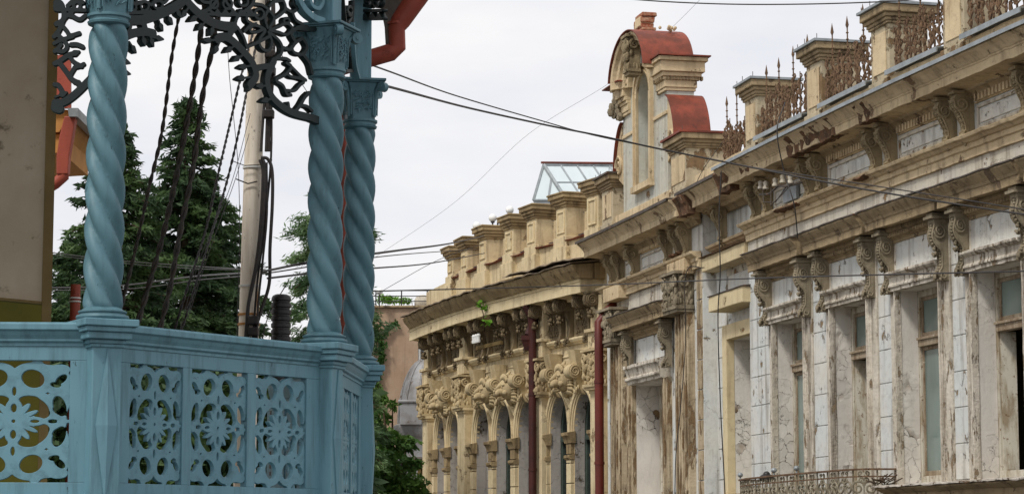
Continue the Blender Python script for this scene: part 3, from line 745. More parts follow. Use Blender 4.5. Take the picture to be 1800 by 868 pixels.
# side cornices of gable
def gable_cornice(s0,s1,sgn):
    for z_a,z_b,e in ((11.66,11.72,.03),(11.72,11.86,.05),(11.86,11.92,.08),(11.92,12.0,.12),(12.0,12.2,.17),(12.2,12.28,.22)):
        a,b=(s0-e,s1) if sgn<0 else (s0,s1+e)
        m_=MB();C.box(m_,a,b,-GD-e,e*.9+.02,z_a,z_b);m_.jitter(.006,5);yield m_
mm=MB()
for s0,s1,sg in ((GC-GW,GC-.95,-1),(GC+.95,GC+GW,1)):
    mm=MB()
    for q in gable_cornice(s0,s1,sg):mm.add(q.v,q.f)
    gp('gable_cornice',mm,'cream',bevel=.01)
m_=MB()
for k in range(12):
    o=.04-k*.062
    C.box(m_,GC-GW-.10,GC-GW,o-.032,o,11.86,11.93)
for k in range(5):
    t=GC-GW+k*.11;C.box(m_,t,t+.05,.05,.13,11.86,11.93)
gp('dentils',m_,'stone_grey')
m_=MB();C.box(m_,GC-GW-.27,GC-.9,-GD-.26,.25,12.285,12.31)
m_.v=[(a,b,c_+(.0)) for a,b,c_ in m_.v];gp('cornice_sheet',m_,'roof_red')
m_=MB();C.box(m_,GC+.9,GC+GW+.5,-.4,.3,12.285,12.305);gp('cornice_sheet',m_,'roof_red')
# string course and pilaster edges on front
m_=MB();C.box(m_,GC-GW-.015,GC-.62,-GD-.01,.03,11.22,11.29);C.box(m_,GC+.62,GC+GW+.015,-GD-.01,.03,11.22,11.29);gp('string_course',m_,'cream',bevel=.01)
# niche surround
m_=MB();arch_sweep(m_,[(.0,0),(.0,.05),(.05,.07),(.05,.04),(.12,.04),(.12,.08),(.18,.08),(.18,0)],GC,nzs,0,math.pi,20,1.,C,NW)
for sx in (-1,1):
    for k,(a,b,o) in enumerate(((.0,.05,.06),(.05,.12,.04),(.12,.18,.08))):
        lo,hi=sorted((GC+sx*(NW+a),GC+sx*(NW+b)));C.box(m_,lo,hi,0,o,nz0,nzs,.3)
C.box(m_,GC-NW-.2,GC+NW+.2,0,.12,nz0-.12,nz0,.3);m_.jitter(.006,5);gp('niche_surround',m_,'cream')
# keystone ornament
key=cap_blob(.34,.62,.26,60);b2=MB();b2.v=[tuple(C.M(GC,.12,12.95)@Vector(p)) for p in key.v];b2.f=key.f;gp('keystone_ornament',b2,'ornament',smooth=True)
b2=MB()
for k in range(34):b2.ball(tuple(Vector(C.P(GC+GW+random.uniform(-.08,.10),.12+random.uniform(-.12,.12),11.88+random.uniform(-.22,.16)))),random.uniform(.03,.08),6,4,(1,1,1.2))
b2.jitter(.02,8);gp('corner_ornament',b2,'orn_grey',smooth=True)
# red shoulder roofs: convex-concave volute covers on both sides
for sg in (-1,1):
    m_=MB();pts=[]
    for k in range(15):
        t=k/14;dx=.03+.50*math.sin(t*math.pi/2)**.75+.06*t; z=11.58-.98*t**1.25
        pts.append((dx,z))
    rings=[]
    for dx,z in pts:
        t_=GC+sg*(GW+dx);rings.append([C.P(t_,.06,z),C.P(t_,-GD-.14,z),C.P(t_-sg*.02,-GD-.14,z-.02),C.P(t_-sg*.02,.06,z-.02)])
    m_.loft(rings);gp('shoulder_roof',m_,'roof_red',smooth=True)
    m_=MB()
    poly=[(0,10.3)]+[(dx-.03,z-.03) for dx,z in pts[::-1]]+[(0,11.5)]
    m_.prism(poly,lambda d_,z:C.P(GC+sg*(GW+d_-.01),.0,z),lambda d_,z:C.P(GC+sg*(GW+d_-.01),-GD,z));gp('volute_shoulder',m_,'cream')
    m_=MB();x_,y_,an=C.at(GC+sg*(GW+.28),.01)
    m_.spiral(C.P(GC+sg*(GW+.26),.02,10.72),Vector((-math.sin(an),math.cos(an),0)),(0,0,1),.22,1.8,.035,0,sg);gp('volute_scroll',m_,'cream',smooth=True)
# chimney stub of broken brick
m_=MB()
z=12.98;random.seed(3)
for w_,h_ in ((.34,.08),(.27,.09),(.29,.07),(.23,.10),(.26,.11),(.25,.09)):
    e=random.uniform(-.03,.03);C.box(m_,GC+.38-w_+e,GC+.38+w_+e,-.26+e,.02+e*.5,z,z+h_-.006);z+=h_
m_.jitter(.02,6);ch=gp('chimney_stub',m_,'brick',bevel=.015)
m_=MB();C.box(m_,GC+.16,GC+.57,-.24,.035,13.24,13.44);m_.jitter(.025,7);build('render_patch',m_,M['cream'],ch,bevel=.02)
# debris & sprig on top
m_=MB()
for k in range(9):m_.ball(C.P(GC-.6-random.random()*.3,-.1-random.random()*.3,13.0+random.random()*.04),.035,5,4)
gp('fallen_plaster',m_,'cream')
# --- sill ledge at right with flaking top
m_=MB();C.sweep(m_,[(0,3.66),(.10,3.66),(.10,3.72),(.20,3.78),(.24,3.80),(.24,3.92),(.33,3.97),(.36,3.975),(.36,4.0),(0,4.02)],-6,2.28,.14);m_.jitter(.012,6);bp('sill_course',m_,'stone_grey',bevel=.006)
m_=MB();C.sweep(m_,[(0,4.022),(.38,4.005),(.40,4.00),(.40,4.025),(0,4.05)],-6,2.3,.1);m_.jitter(.022,6,3);bp('sill_capping',m_,'white_flaky',bevel=.004) if 'white_flaky' in M else bp('sill_capping',m_,'white_band',bevel=.004)
# --- iron balcony
bal=MB();C.box(bal,2.2,8.3,-.01,.66,3.1,3.26);bp('balcony_slab',bal,'stone_grey',bevel=.02)
RZ=4.265
def rail_path():
    pts=[C.P(2.28,0.0,0),C.P(2.38,.40,0),C.P(2.6,.52,0)]+[C.P(t,.58,0) for t in C.seg(2.9,5.7,.5)]+[C.P(7.3,.48,0),C.P(8.1,.34,0),C.P(8.25,0,0)]
    return [Vector(p) for p in pts]
rp=rail_path()
m_=MB()
for z,hw,hh in ((RZ,.035,.012),(RZ-.10,.010,.010),(3.42,.012,.012)):
    for a,b in zip(rp,rp[1:]):
        d_=(b-a).normalized();n_=Vector((-d_.y,d_.x,0))*hw
        m_.hexa([(v.x,v.y,z-hh) for v in (a-n_,b-n_,b+n_,a+n_)]+[(v.x,v.y,z+hh) for v in (a-n_,b-n_,b+n_,a+n_)])
br=bp('balcony_railing',m_,'rust_iron')
m_=MB()
tot=[0]
for a,b in zip(rp,rp[1:]):tot.append(tot[-1]+(b-a).length)
def rpos(t):
    for i in range(len(rp)-1):
        if t<=tot[i+1]:
            f=(t-tot[i])/(tot[i+1]-tot[i]);p=rp[i].lerp(rp[i+1],f);return p,(rp[i+1]-rp[i]).normalized()
    return rp[-1],(rp[-1]-rp[-2]).normalized()
t=.3;k=0
while t<tot[-1]-.2:
    p,d_=rpos(t)
    m_.tube([(p.x,p.y,3.3),(p.x,p.y,RZ)],.012,6)
    q,_=rpos(t+.21)
    up=Vector((0,0,1))
    # small ring scrolls on top row
    for sx in (-1,1):
        m_.spiral(q+d_*sx*.045+up*(RZ-.055),d_*sx,up,.038,1.1,.012,-math.pi*.5,1)
        # big C scrolls
        m_.spiral(q+d_*sx*.085+up*(RZ-.26),d_*sx,up,.105,1.5,.017,math.pi*.9,-1)
        m_.spiral(q+d_*sx*.075+up*(RZ-.50),d_*sx,-up,.09,1.4,.016,math.pi*.9,-1)
        m_.spiral(q+d_*sx*.04+up*(RZ-.155),d_*sx,up,.042,1.2,.013,math.pi,-1)
    m_.tube([q+up*(RZ-.62),q+up*(RZ-.12)],.008,5);m_.ball(tuple(q+up*(RZ-.38)),.035,6,4)
    t+=.42;k+=1
build('scroll_ironwork',m_,M['iron'],br,smooth=True)
for s_ in (8.1,5.75,4.75):
    o_=.58 if s_<6 else .34
    p=Vector(C.P(s_,o_,RZ));m_=MB();m_.tube([p,p+Vector((0,0,.03)),p+Vector((0,0,.05))],[.03,.012,.012],8);m_.ball(tuple(p+Vector((0,0,.085))),.045,12,8,(1,1,.9))
    build('ball_finial',m_,M['zinc'],br,smooth='all')
m_=MB();m_.ball(C.P(6.9,.3,RZ+.0),.1,10,8,(1.2,1,.7));m_.ball(C.P(6.9,.3,RZ+.05),.06,8,6)
bp('dark_bundle',m_,'rubber',smooth='all')
# heap of dried twigs on the ledge end
m_=MB();random.seed(5)
for k in range(26):
    p=Vector(C.P(2.25+random.uniform(-.15,.15),.25+random.uniform(-.08,.08),4.05+random.random()*.08));m_.tube([p,p+Vector((random.uniform(-.14,.14),random.uniform(-.14,.14),random.uniform(0,.09)))],.008,4)
nest=build('twig_nest',m_,M['bark'],None,label='heap of dry twigs on the left end of the white flaking sill ledge',cat='nest')
# insulators and conduit clutter on the frieze
for k,(s_,z_) in enumerate(((7.0,8.86),(6.75,8.82),(6.3,8.80),(5.95,8.80),(5.6,8.74))):
    m_=MB();p=Vector(C.P(s_,.30,z_));m_.tube([p,p+Vector((0,0,.03)),p+Vector((0,0,.05)),p+Vector((0,0,.11)),p+Vector((0,0,.13))],[.05,.05,.035,.045,.02],10);ins=bp('porcelain_insulator',m_,'white_band',smooth=True)
m_=MB();pp=[C.P(7.2,.25,8.8),C.P(6.6,.3,8.72),C.P(6.2,.27,8.8),C.P(5.7,.34,8.7),C.P(5.3,.1,8.75)];m_.tube(pp,.018,6);m_.tube([C.P(6.9,.3,8.85),C.P(6.7,.36,8.6),C.P(6.3,.3,8.55),C.P(6.1,.2,8.75)],.009,5);m_.tube([C.P(6.5,.3,8.8),C.P(6.35,.36,8.5),C.P(6.0,.3,8.62),C.P(5.8,.2,8.78)],.009,5)
bp('insulator_bracket',m_,'darkmetal',smooth=True)
m_=MB();C.box(m_,5.95,6.55,.03,.09,8.56,8.80);bp('junction_plate',m_,'zinc',bevel=.01)
# ================================================================ YELLOW BUILDING
jx,jy=1.8309,48.83
A=Wall(jx,jy,[(0,24),(3,22),(8,17),(14,11),(18,9)],L=16,back=1)
x,y,_=A.at(6,0)
yel=thing('ornate_building','curved yellow stucco building with arched windows, lion heads and a row of roof pedestals','house',(x,y,0))
def ap(name,mb,mat,parent=None,**k):return build(name,mb,M[mat],parent or yel,**k)
AE=12.55
ARC=[(10.6,.54),(9.2,.54),(6.8,.57),(5.3,.57),(3.85,.55),(2.05,.50),(.80,.50)]
ZS,ZT=5.55,6.38           # springing, crown
wl=MB()
edges=sorted([-.6,AE]+[c+e for c,h in ARC for e in (-h,h)])
for a,b in zip(edges,edges[1:]):
    m_=(a+b)/2;op=[(c,h) for c,h in ARC if abs(c-m_)<h]
    if not op:A.sheet(wl,a,b,0,9.0,0);continue
    c,h=op[0];A.sheet(wl,a,b,0,2.2,0);A.sheet(wl,a,b,7.2,9.0,0)
    n=16
    for k in range(n):
        a0,a1=math.pi*k/n,math.pi*(k+1)/n
        p=[(c+h*math.cos(t),ZS+(ZT-ZS)*math.sin(t)**.9) for t in (a0,a1)]
        wl.add([A.P(p[0][0],0,p[0][1]),A.P(p[1][0],0,p[1][1]),A.P(p[1][0],0,7.2),A.P(p[0][0],0,7.2)],[(0,1,2,3)])
wl.add([A.P(AE,0,0),A.P(AE,-8,0),A.P(AE,-8,9),A.P(AE,0,9)],[(0,1,2,3)])
wl.add([A.P(-.6,0,0),A.P(-.6,-8,0),A.P(-.6,-8,9),A.P(-.6,0,9)],[(0,1,2,3)])
A.sheet(wl,-.6,AE,0,9,-8,1)
ap('wall',wl,'yellow')
m_=MB();A.box(m_,-.6,AE,-8,-.2,8.95,9.1,1);ap('flat_roof',m_,'darkmetal')
def arch_line(h,n=20,e=0):
    return [((h+e)*math.cos(math.pi*k/n),ZS+(ZT-ZS+e)*math.sin(math.pi*k/n)**.9) for k in range(n+1)]
for i,(c,h) in enumerate(ARC):
    # recessed lining
    m_=MB();d_=.23
    ln=[(h,2.2)]+arch_line(h)+[(-h,2.2)]
    m_.loft([[A.P(c+x_,0.,z) for x_,z in ln],[A.P(c+x_,-d_,z) for x_,z in ln]],cap=False,closed=False)
    m_.add([A.P(c-h,0,2.2),A.P(c+h,0,2.2),A.P(c+h,-d_,2.2),A.P(c-h,-d_,2.2)],[(0,1,2,3)])
    rvo=ap('reveal',m_,'reveal_grey')
    blind=i in (0,1,2)
    # window infill: frame ring + glass (or plastered)
    m_=MB();ln=[(h-.02,2.25)]+arch_line(h-.02)+[(-h+.02,2.25)];li=[(h-.11,2.35)]+[(x_*(h-.11)/(h-.02),ZS+(z-ZS)*.9) for x_,z in arch_line(h-.02)]+[(-h+.11,2.35)]
    f0=[A.P(c+x_,-d_+.0,z) for x_,z in ln];f1=[A.P(c+x_,-d_+.0,z) for x_,z in li];g0=[A.P(c+x_,-d_-.08,z) for x_,z in li]
    m_.loft([f0,f1,g0],cap=False,closed=False)
    A.box(m_,c-h+.1,c+h-.1,-d_-.1,-d_+.05,ZS-.14,ZS-.04);A.box(m_,c-.03,c+.03,-d_-.06,-d_,2.3,ZS-.1);A.box(m_,c-.02,c+.02,-d_-.06,-d_-.01,ZS-.05,ZT-.08)
    wo=ap('arched_window',m_,'wood_green' if not blind else 'reveal_grey',bevel=.004)
    m_=MB();pl=[A.P(c+x_,-d_-.05,z) for x_,z in li];m_.add(pl,[tuple(range(len(pl)))]);ap('pane',m_,'glass_dark' if not blind else 'reveal_grey',wo)
    # archivolt: stepped moulding
    m_=MB();rings=[]
    for k in range(25):
        t=math.pi*k/24;ring=[]
        for e,o in ((.0,-.06),(.0,.02),(.03,.025),(.033,.055),(.065,.06),(.07,.09),(.12,.10),(.135,.03),(.135,-.01)):
            ring.append(A.P(c+(h+e)*math.cos(t),o,ZS+(ZT-ZS+e)*math.sin(t)**.9))
        rings.append(ring)
    m_.loft(rings);ap('archivolt',m_,'yellow_light',smooth=True)
# piers with impost caps and joints
def pier(a,b,o=.09):
    m_=MB();z=2.0
    while z<5.0:
        A.box(m_,a,b,-.01,o,z,min(5.0,z+.40));z+=.42
    m_.jitter(.004,3);p_=ap('pier',m_,'yellow_light',bevel=.008)
    m_=MB()
    A.sweep(m_,[(-.01,5.34),(o+.02,5.34),(o+.03,5.38),(o+.06,5.46),(o+.10,5.50),(o+.10,5.56),(-.01,5.60)],a-.05,b+.05,.1)
    A.sweep(m_,[(-.01,5.0),(o+.02,5.0),(o+.05,5.04),(o+.05,5.09),(-.01,5.12)],a-.02,b+.02,.1);A.box(m_,a,b,-.01,o,5.12,5.34)
    m_.jitter(.006,5);ap('impost_cap',m_,'yellow_dark',p_,bevel=.005)
for a,b in ((9.76,10.04),(11.16,11.42),(8.40,8.64),(7.39,7.62),(5.89,6.21),(4.42,4.71),(3.02,3.28),(2.57,2.66),(1.32,1.54),(.16,.28)):pier(a,b)
# big pilasters
random.seed(11)
PIL=[(11.75,.58),(8.0,.60),(2.80,.44),(-.12,.5)]
capA=proto('composite_capital',cap_blob(.66,.66,.3,110),M['yellow_orn'],smooth=True)
for c,w_ in PIL:
    m_=MB();A.box(m_,c-w_/2,c+w_/2,-.01,.20,0,6.42,.2);m_.jitter(.004,3);p_=ap('pilaster',m_,'yellow',bevel=.012)
    m_=MB();A.box(m_,c-w_/2-.05,c+w_/2+.05,-.01,.25,6.36,6.42);A.box(m_,c-w_/2-.02,c+w_/2+.02,-.01,.22,6.30,6.36);ap('necking',m_,'yellow_light',p_,bevel=.006)
    place(capA,A.M(c,.03,7.14),yel)
    m_=MB();A.box(m_,c-.30,c+.30,-.01,.22,7.22,7.62);A.box(m_,c-.36,c+.36,-.01,.28,7.55,7.62);A.box(m_,c-.26,c+.26,-.01,.18,7.62,8.3);ap('pilaster_block',m_,'yellow',bevel=.008)
# ledge, frieze, cornice
m_=MB();A.sweep(m_,[(0,7.16),(.02,7.16),(.02,7.19),(0,7.20)],-.4,AE,.2);A.sweep(m_,[(-.01,7.40),(.04,7.40),(.06,7.43),(.10,7.45),(.13,7.50),(.13,7.53),(-.01,7.57)],-.4,AE+.1,.2);m_.jitter(.006,5);ap('frieze_ledge',m_,'yellow_light',bevel=.004)
CORA=[(-.01,8.28),(.18,8.28),(.20,8.33),(.50,8.36),(.50,8.34),(.53,8.34),(.53,8.56),(.55,8.57),(.55,8.60),(.58,8.62),(.62,8.68),(.70,8.78),(.74,8.86),(.74,8.90),(-.01,8.98)]
m_=MB();A.sweep(m_,CORA[:10]+[(-.01,8.64)],-.1,12.15,.2);m_.jitter(.008,4);ap('corona',m_,'yellow_light',bevel=.006)
m_=MB();A.sweep(m_,[(-.01,8.645),(.58,8.625),(.62,8.68),(.70,8.78),(.74,8.86),(.74,8.90),(-.01,8.98)],-.2,11.95,.12);m_.jitter(.03,4,2);ap('cyma_gutter',m_,'yellow_dark',bevel=.006)
m_=MB();A.sweep(m_,[(-.1,9.02),(.78,8.905),(.80,8.90),(.80,8.925),(-.1,9.05)],-.2,12.0,.15);m_.jitter(.035,2.5,5);ap('cornice_sheet',m_,'old_tin')
# twisted-up loose sheet near the mansion
m_=MB();A.sweep(m_,[(-.1,9.10),(.6,9.03),(.86,8.98),(.86,9.0),(.6,9.06),(-.1,9.13)],-.5,3.2,.15);m_.jitter(.06,2,6);ap('loose_roof_sheet',m_,'old_tin')
# brackets: drum volute under the corona, strap, leaf drop, foot on the ledge
def vol_bracket():
    b=MB();r_=.13
    n=14
    def drum(x0,x1,rad,cy,cz):
        b.loft([[(x,cy+rad*math.cos(2*math.pi*k/n),cz+rad*math.sin(2*math.pi*k/n)) for k in range(n)] for x in (x0,x1)])
    drum(-.09,.09,r_,-.30,-.13);drum(-.05,.05,.155,-.30,-.13)
    for sx in (-1,1):b.spiral((sx*.095,-.30,-.13),(0,1,0),(0,0,1),.11,2,.016,0,1)
    b.box(-.10,.10,-.42,0,-.01,.03);b.box(-.085,.085,-.3,0,-.24,0)
    # strap S down
    pts=[(.22,-.2),(.16,-.32),(.11,-.45),(.09,-.6),(.10,-.72),(.13,-.80),(.12,-.86)]
    b.prism([(0,-.2)]+pts+[(0,-.86)],lambda o,z:(-.06,-o,z),lambda o,z:(.06,-o,z))
    for k in range(16):b.ball((random.uniform(-.05,.05),-.30+random.uniform(-.05,.05),-.28-random.random()*.2),random.uniform(.02,.045),5,4)
    for k in range(14):b.ball((random.uniform(-.06,.06),-.14+random.uniform(-.05,.03),-.80-random.random()*.18),random.uniform(.02,.042),5,4)
    b.ball((0,-.42,-.22),.035,6,5)
    return b.jitter(.006,10,3)
vb=proto('scroll_bracket',vol_bracket(),M['orn_dark'],smooth=True)
VS=[11.3,10.2,9.65,8.62,8.2,7.72,6.6,6.15,4.98,4.5,3.55,3.1,2.68,1.8,1.35,.40,-.15]
for s_ in VS:place(vb,A.M(s_,.02,8.33),yel)
# ornament panels between brackets
def relief(w_,h_,n=46):
    b=MB();b.box(-w_/2,w_/2,-.02,.01,0,h_)
    for sx in (-1,1):
        for z0_ in (.18,.42,.66):
            b.spiral((sx*w_*.25,-.035,h_*z0_),(sx,0,0),(0,0,1),w_*.2,1.4,.022,-.8,1 if z0_!=.42 else -1)
    b.tube([(0,-.035,.05),(0,-.05,h_*.5),(0,-.035,h_-.05)],[.03,.02,.04],6)
    for k in range(n):b.ball((random.uniform(-w_/2+.05,w_/2-.05),-.03,random.uniform(.05,h_-.05)),random.uniform(.015,.035),5,4)
    for e in (-w_/2,w_/2-.03):b.box(e,e+.03,-.05,.01,0,h_)
    b.box(-w_/2,w_/2,-.05,.01,-.03,0);b.box(-w_/2,w_/2,-.05,.01,h_,h_+.03)
    return b.jitter(.004,9)
rl=proto('relief_panel',relief(.62,.62),M['orn_dark'],smooth=True)
for s_ in (10.75,9.1,7.1,5.6,4.0,2.25,.85):place(rl,A.M(s_,.0,7.60),yel)
# keystone scrolls over arches
def keystone():
    b=MB();n=14
    b.hexa([(-.15,-.22,.18),(.15,-.22,.18),(.15,0,.18),(-.15,0,.18),(-.17,-.30,.54),(.17,-.30,.54),(.17,0,.54),(-.17,0,.54)])
    b.loft([[(x,-.26+.15*math.cos(2*math.pi*k/n),.10+.15*math.sin(2*math.pi*k/n)) for k in range(n)] for x in (-.13,.13)])
    for sx in (-1,1):b.spiral((sx*.135,-.26,.10),(0,1,0),(0,0,1),.13,2.2,.022,0,1)
    b.prism([(0,.2),(.26,.1),(.2,-.1),(.13,-.24),(.08,-.34),(0,-.38)],lambda o,z:(-.08,-o,z),lambda o,z:(.08,-o,z))
    for k in range(12):
        z=-.1-random.random()*.26;b.ball((random.uniform(-.08,.08),-.17+.1*(z+.1)+random.uniform(-.04,.03),z),random.uniform(.02,.045),5,4,(1,1,1.4))
    return b.jitter(.005,9)
ks=proto('keystone_scroll',keystone(),M['yellow_orn'],smooth=True)
for c,h in ARC:place(ks,A.M(c,.02,6.70),yel)
# lion heads on oval shields
def lion():
    b=MB();B=b.ball
    B((0,-.10,.02),.20,14,10,(.95,.8,1.1))         # skull
    B((0,-.27,-.03),.105,12,8,(.95,1.1,.8))         # muzzle
    B((-.045,-.34,-.05),.055,10,8);B((.045,-.34,-.05),.055,10,8)   # upper lip pads
    B((0,-.385,.0),.035,8,6,(1.1,.8,.8))           # nose
    b.tube([(0,-.16,.16),(0,-.26,.09),(0,-.36,.025)],[.055,.045,.035],8)   # nose bridge
    B((0,-.25,-.165),.07,10,8,(.9,1.3,.5))         # open jaw
    for sx in (-1,1):
        B((sx*.085,-.215,.105),.045,8,6,(1.2,.8,.6));b.ball((sx*.075,-.235,.065),.022,8,6)
        B((sx*.17,-.03,.17),.055,8,6,(.7,.6,1.2));B((sx*.11,-.2,-.05),.06,8,6)
    for k in range(26):                             # mane
        a=math.pi*2*k/26;r_=.225+.03*math.sin(5*a)
        b.tube([(r_*.8*math.cos(a),-.07,r_*.95*math.sin(a)),(r_*1.08*math.cos(a+.12),-.045,r_*1.2*math.sin(a+.12)),(r_*1.3*math.cos(a+.05),-.0,r_*1.45*math.sin(a+.05))],[.045,.038,.012],6)
    for k in range(9):
        a=math.pi*(.15+.7*k/8);b.tube([(.13*math.cos(a),-.17,.10+.12*math.sin(a)),(.2*math.cos(a),-.13,.15+.17*math.sin(a))],[.03,.035],5)
    return b
lp=proto('lion_head',lion(),M['yellow_orn'],smooth='all')
sh=MB()
sh.loft([[(r_*.26*math.cos(2*math.pi*k/20),-o,r_*.42*math.sin(2*math.pi*k/20)-.10) for k in range(20)] for r_,o in ((1.,-.01),(1.05,.03),(1.,.06),(.88,.06),(.84,.03),(.0001,.02))])
shp=proto('oval_shield',sh,M['yellow_light'],smooth=True)
sb=MB()
for sx in (-1,1):
    sb.spiral((sx*.10,-.05,-.50),(sx,0,0),(0,0,1),.09,1.3,.025,0,1)
    sb.tube([(sx*.28,-.05,.3),(sx*.34,-.06,.05),(sx*.30,-.06,-.25),(sx*.14,-.05,-.48),(0,-.05,-.62)],[.02,.035,.035,.03,.02],6)
strp=proto('shield_strapwork',sb,M['yellow_light'],smooth=True)
for c in (9.85,6.0,4.55,1.43):
    Mx=A.M(c,.0,6.70);place(shp,Mx@Matrix.Translation((0,0,-.05)),yel);place(strp,Mx,yel)
    place(lp,Mx@Matrix.Translation((0,-.10,-.04))@Matrix.Rotation(R(8),4,'X')@Matrix.Scale(1.12,4),yel)
# parapet and pedestals
m_=MB();A.sweep(m_,[(-.6,8.95),(.10,8.95),(.10,9.10),(.04,9.14),(.04,9.62),(-.6,9.62)],-.3,AE-.1,.2);m_.jitter(.015,3);ap('parapet',m_,'yellow',bevel=.01)
PA=[12.05,9.49,8.2,6.66,4.83,3.44,1.79,.23]
for c,zt in zip(PA,(10.4,10.42,10.48,10.56,10.58,10.62,10.66,10.72)):
    if c>12:continue
    h=.27;m_=MB()
    A.box(m_,c-h-.12,c+h+.12,-.5,.16,9.12,9.5);A.box(m_,c-h-.06,c+h+.06,-.47,.12,9.5,9.72);A.box(m_,c-h,c+h,-.45,.08,9.72,zt-.3);m_.jitter(.012,4,c)
    p_=ap('roof_pedestal',m_,'yellow',bevel=.012)
    m_=MB()
    for t0,t1,z0_,z1_ in ((c-h+.08,c+h-.08,9.80,9.84),(c-h+.08,c+h-.08,zt-.42,zt-.38),(c-h+.08,c-h+.12,9.84,zt-.42),(c+h-.12,c+h-.08,9.84,zt-.42)):A.box(m_,t0,t1,.07,.105,z0_,z1_)
    ap('pedestal_panel',m_,'yellow_light',p_,bevel=.004)
    m_=MB()
    for z_a,z_b,e in ((zt-.31,zt-.26,.03),(zt-.26,zt-.20,.06),(zt-.20,zt-.13,.10),(zt-.13,zt-.04,.14),(zt-.04,zt,.16)):A.box(m_,c-h-e,c+h+e,-.45-e,.08+e,z_a,z_b)
    m_.jitter(.014,5,c);ap('pedestal_cornice',m_,'yellow_dark',p_,bevel=.012)
for a,b in zip(PA[1:],PA[2:]):
    m_=MB();A.sweep(m_,[(-.5,9.66),(.12,9.62),(.14,9.64),(-.5,9.70)],b+.3,a-.3,.2);m_.jitter(.04,2,a);ap('parapet_coping',m_,'roof_red')
    m_=MB();A.sweep(m_,[(-.45,9.75),(.10,9.66),(.12,9.68),(-.45,9.79)],b+.32,b+.62,.2);m_.jitter(.03,2,a);ap('coping_flashing',m_,'zinc')
    m_=MB();A.box(m_,b+.36,a-.36,-.55,-.30,9.62,10.25);m_.jitter(.01,3);ap('parapet_wall',m_,'yellow',bevel=.01)
PX2=2.74
# hoppers, downpipes
def pipe(pts,r_,mat,parent,label=None):
    m_=MB();m_.tube(pts,r_,14);o=build('downpipe',m_,M[mat],parent,smooth=True)
    for z in (8,6.4,4.8,3.2):
        x_,y_=pts[-1][0],pts[-1][1]
        if z<pts[-2][2]:
            m_=MB();m_.tube([(x_,y_,z),(x_,y_,z+.06)],r_*1.12,14);build('pipe_collar',m_,M[mat],o,smooth=True)
    return o
x_,y_,_=A.at(PX2,.34)
pipe([A.P(PX2,.5,8.34),A.P(PX2,.36,8.1),(x_,y_,7.6),(x_,y_,7.0),(x_,y_,.2)],.085,'pipe_dark',yel)
m_=MB();q=Vector(A.P(PX2+.1,.40,7.6));m_.loft([[(q.x+sx*w_,q.y+sy*w_*.8,q.z+z_) for sx,sy in ((-1,-1),(1,-1),(1,1),(-1,1))] for w_,z_ in ((.08,-.22),(.13,-.02),(.15,0),(.15,.1),(.13,.1))]);m_.tube([q+Vector((0,0,.1)),q+Vector((.15,.1,.45)),q+Vector((.18,.2,.6))],.09,10);ap('rain_hopper',m_,'pipe_dark')
q=C.P(16.72,.42,0)
pipe([C.P(16.95,.02,8.0),C.P(16.85,.2,7.85),(q[0],q[1],7.6),(q[0],q[1],7.0),(q[0],q[1],.2)],.09,'pipe_red',mans)
# insulators on the frieze and little conduit
for k in range(3):
    m_=MB();p=Vector(A.P(6.0-k*.16,.5,7.78));m_.tube([p,p+Vector((0,0,.05)),p+Vector((0,0,.08)),p+Vector((0,0,.16)),p+Vector((0,0,.2))],[.05,.055,.04,.055,.03],10);ap('porcelain_insulator',m_,'white',smooth=True)
m_=MB();A.box(m_,4.6,6.3,.3,.36,7.66,7.74);ap('insulator_board',m_,'house_trim')
# roof lights: ball lamps, railing, glass roof lantern
m_=MB()
rail=[A.P(9.8,-1.2,0),A.P(7.6,-1.6,0),A.P(5.8,-2.2,0)]
for a,b in zip(rail,rail[1:]):
    for z in (10.75,10.95,11.12):m_.tube([(a[0],a[1],z),(b[0],b[1],z)],.018,6)
for p in rail:m_.tube([(p[0],p[1],9.1),(p[0],p[1],11.15)],.022,6)
rr=ap('terrace_railing',m_,'rubber')
for px,py in ((838,397),(866,383),(896,369)):
    p=atY(px,py,57.5);m_=MB();m_.ball(p,.10,14,10);g_=ap('globe_lamp',m_,'lampglobe',smooth='all')
    m_=MB();m_.tube([p-Vector((0,0,1.5)),p-Vector((0,0,.09))],.02,6);m_.tube([p-Vector((0,0,.12)),p-Vector((0,0,.08))],.05,8);build('lamp_post',m_,M['rubber'],g_)
Y0=58.
a1=atY(956,290,Y0);a2=atY(1085,291,Y0+1.5);bl=atY(938,352,Y0-.2);brr=atY(996,352,Y0-.8)
b2l=bl+(a2-a1);b2r=brr+(a2-a1)
m_=MB()
m_.tube([a1,a2],.045,6);m_.tube([a1,bl],.04,6);m_.tube([a1,brr],.05,6);m_.tube([bl,b2l],.04,6);m_.tube([brr,b2r],.04,6);m_.tube([bl,brr],.03,6)
for t in (.22,.44,.66,.88):
    m_.tube([a1.lerp(a2,t),brr.lerp(b2r,t)],.03,6);m_.tube([a1.lerp(a2,t),bl.lerp(b2l,t)],.03,6)
m_.tube([a1.lerp(brr,.5),a2.lerp(b2r,.5)],.022,6)
md=bl.lerp(brr,.45);m_.tube([md,a1.lerp(brr,.35)],.03,6)
gl=ap('roof_lantern',m_,'zinc')
m_=MB();m_.add([a1,a2,b2r,brr],[(0,1,2,3)]);m_.add([a1,a2,b2l,bl],[(0,1,2,3)]);m_.add([a1,bl,brr],[(0,1,2)]);m_.add([a2,b2l,b2r],[(0,1,2)]);ap('lantern_glass',m_,'glass_roof',gl)
m_=MB();m_.tube([a1+Vector((-.06,-.05,.05)),a2+Vector((0,-.05,.05))],.03,6);ap('ridge_capping',m_,'roof_red',gl)
m_=MB()
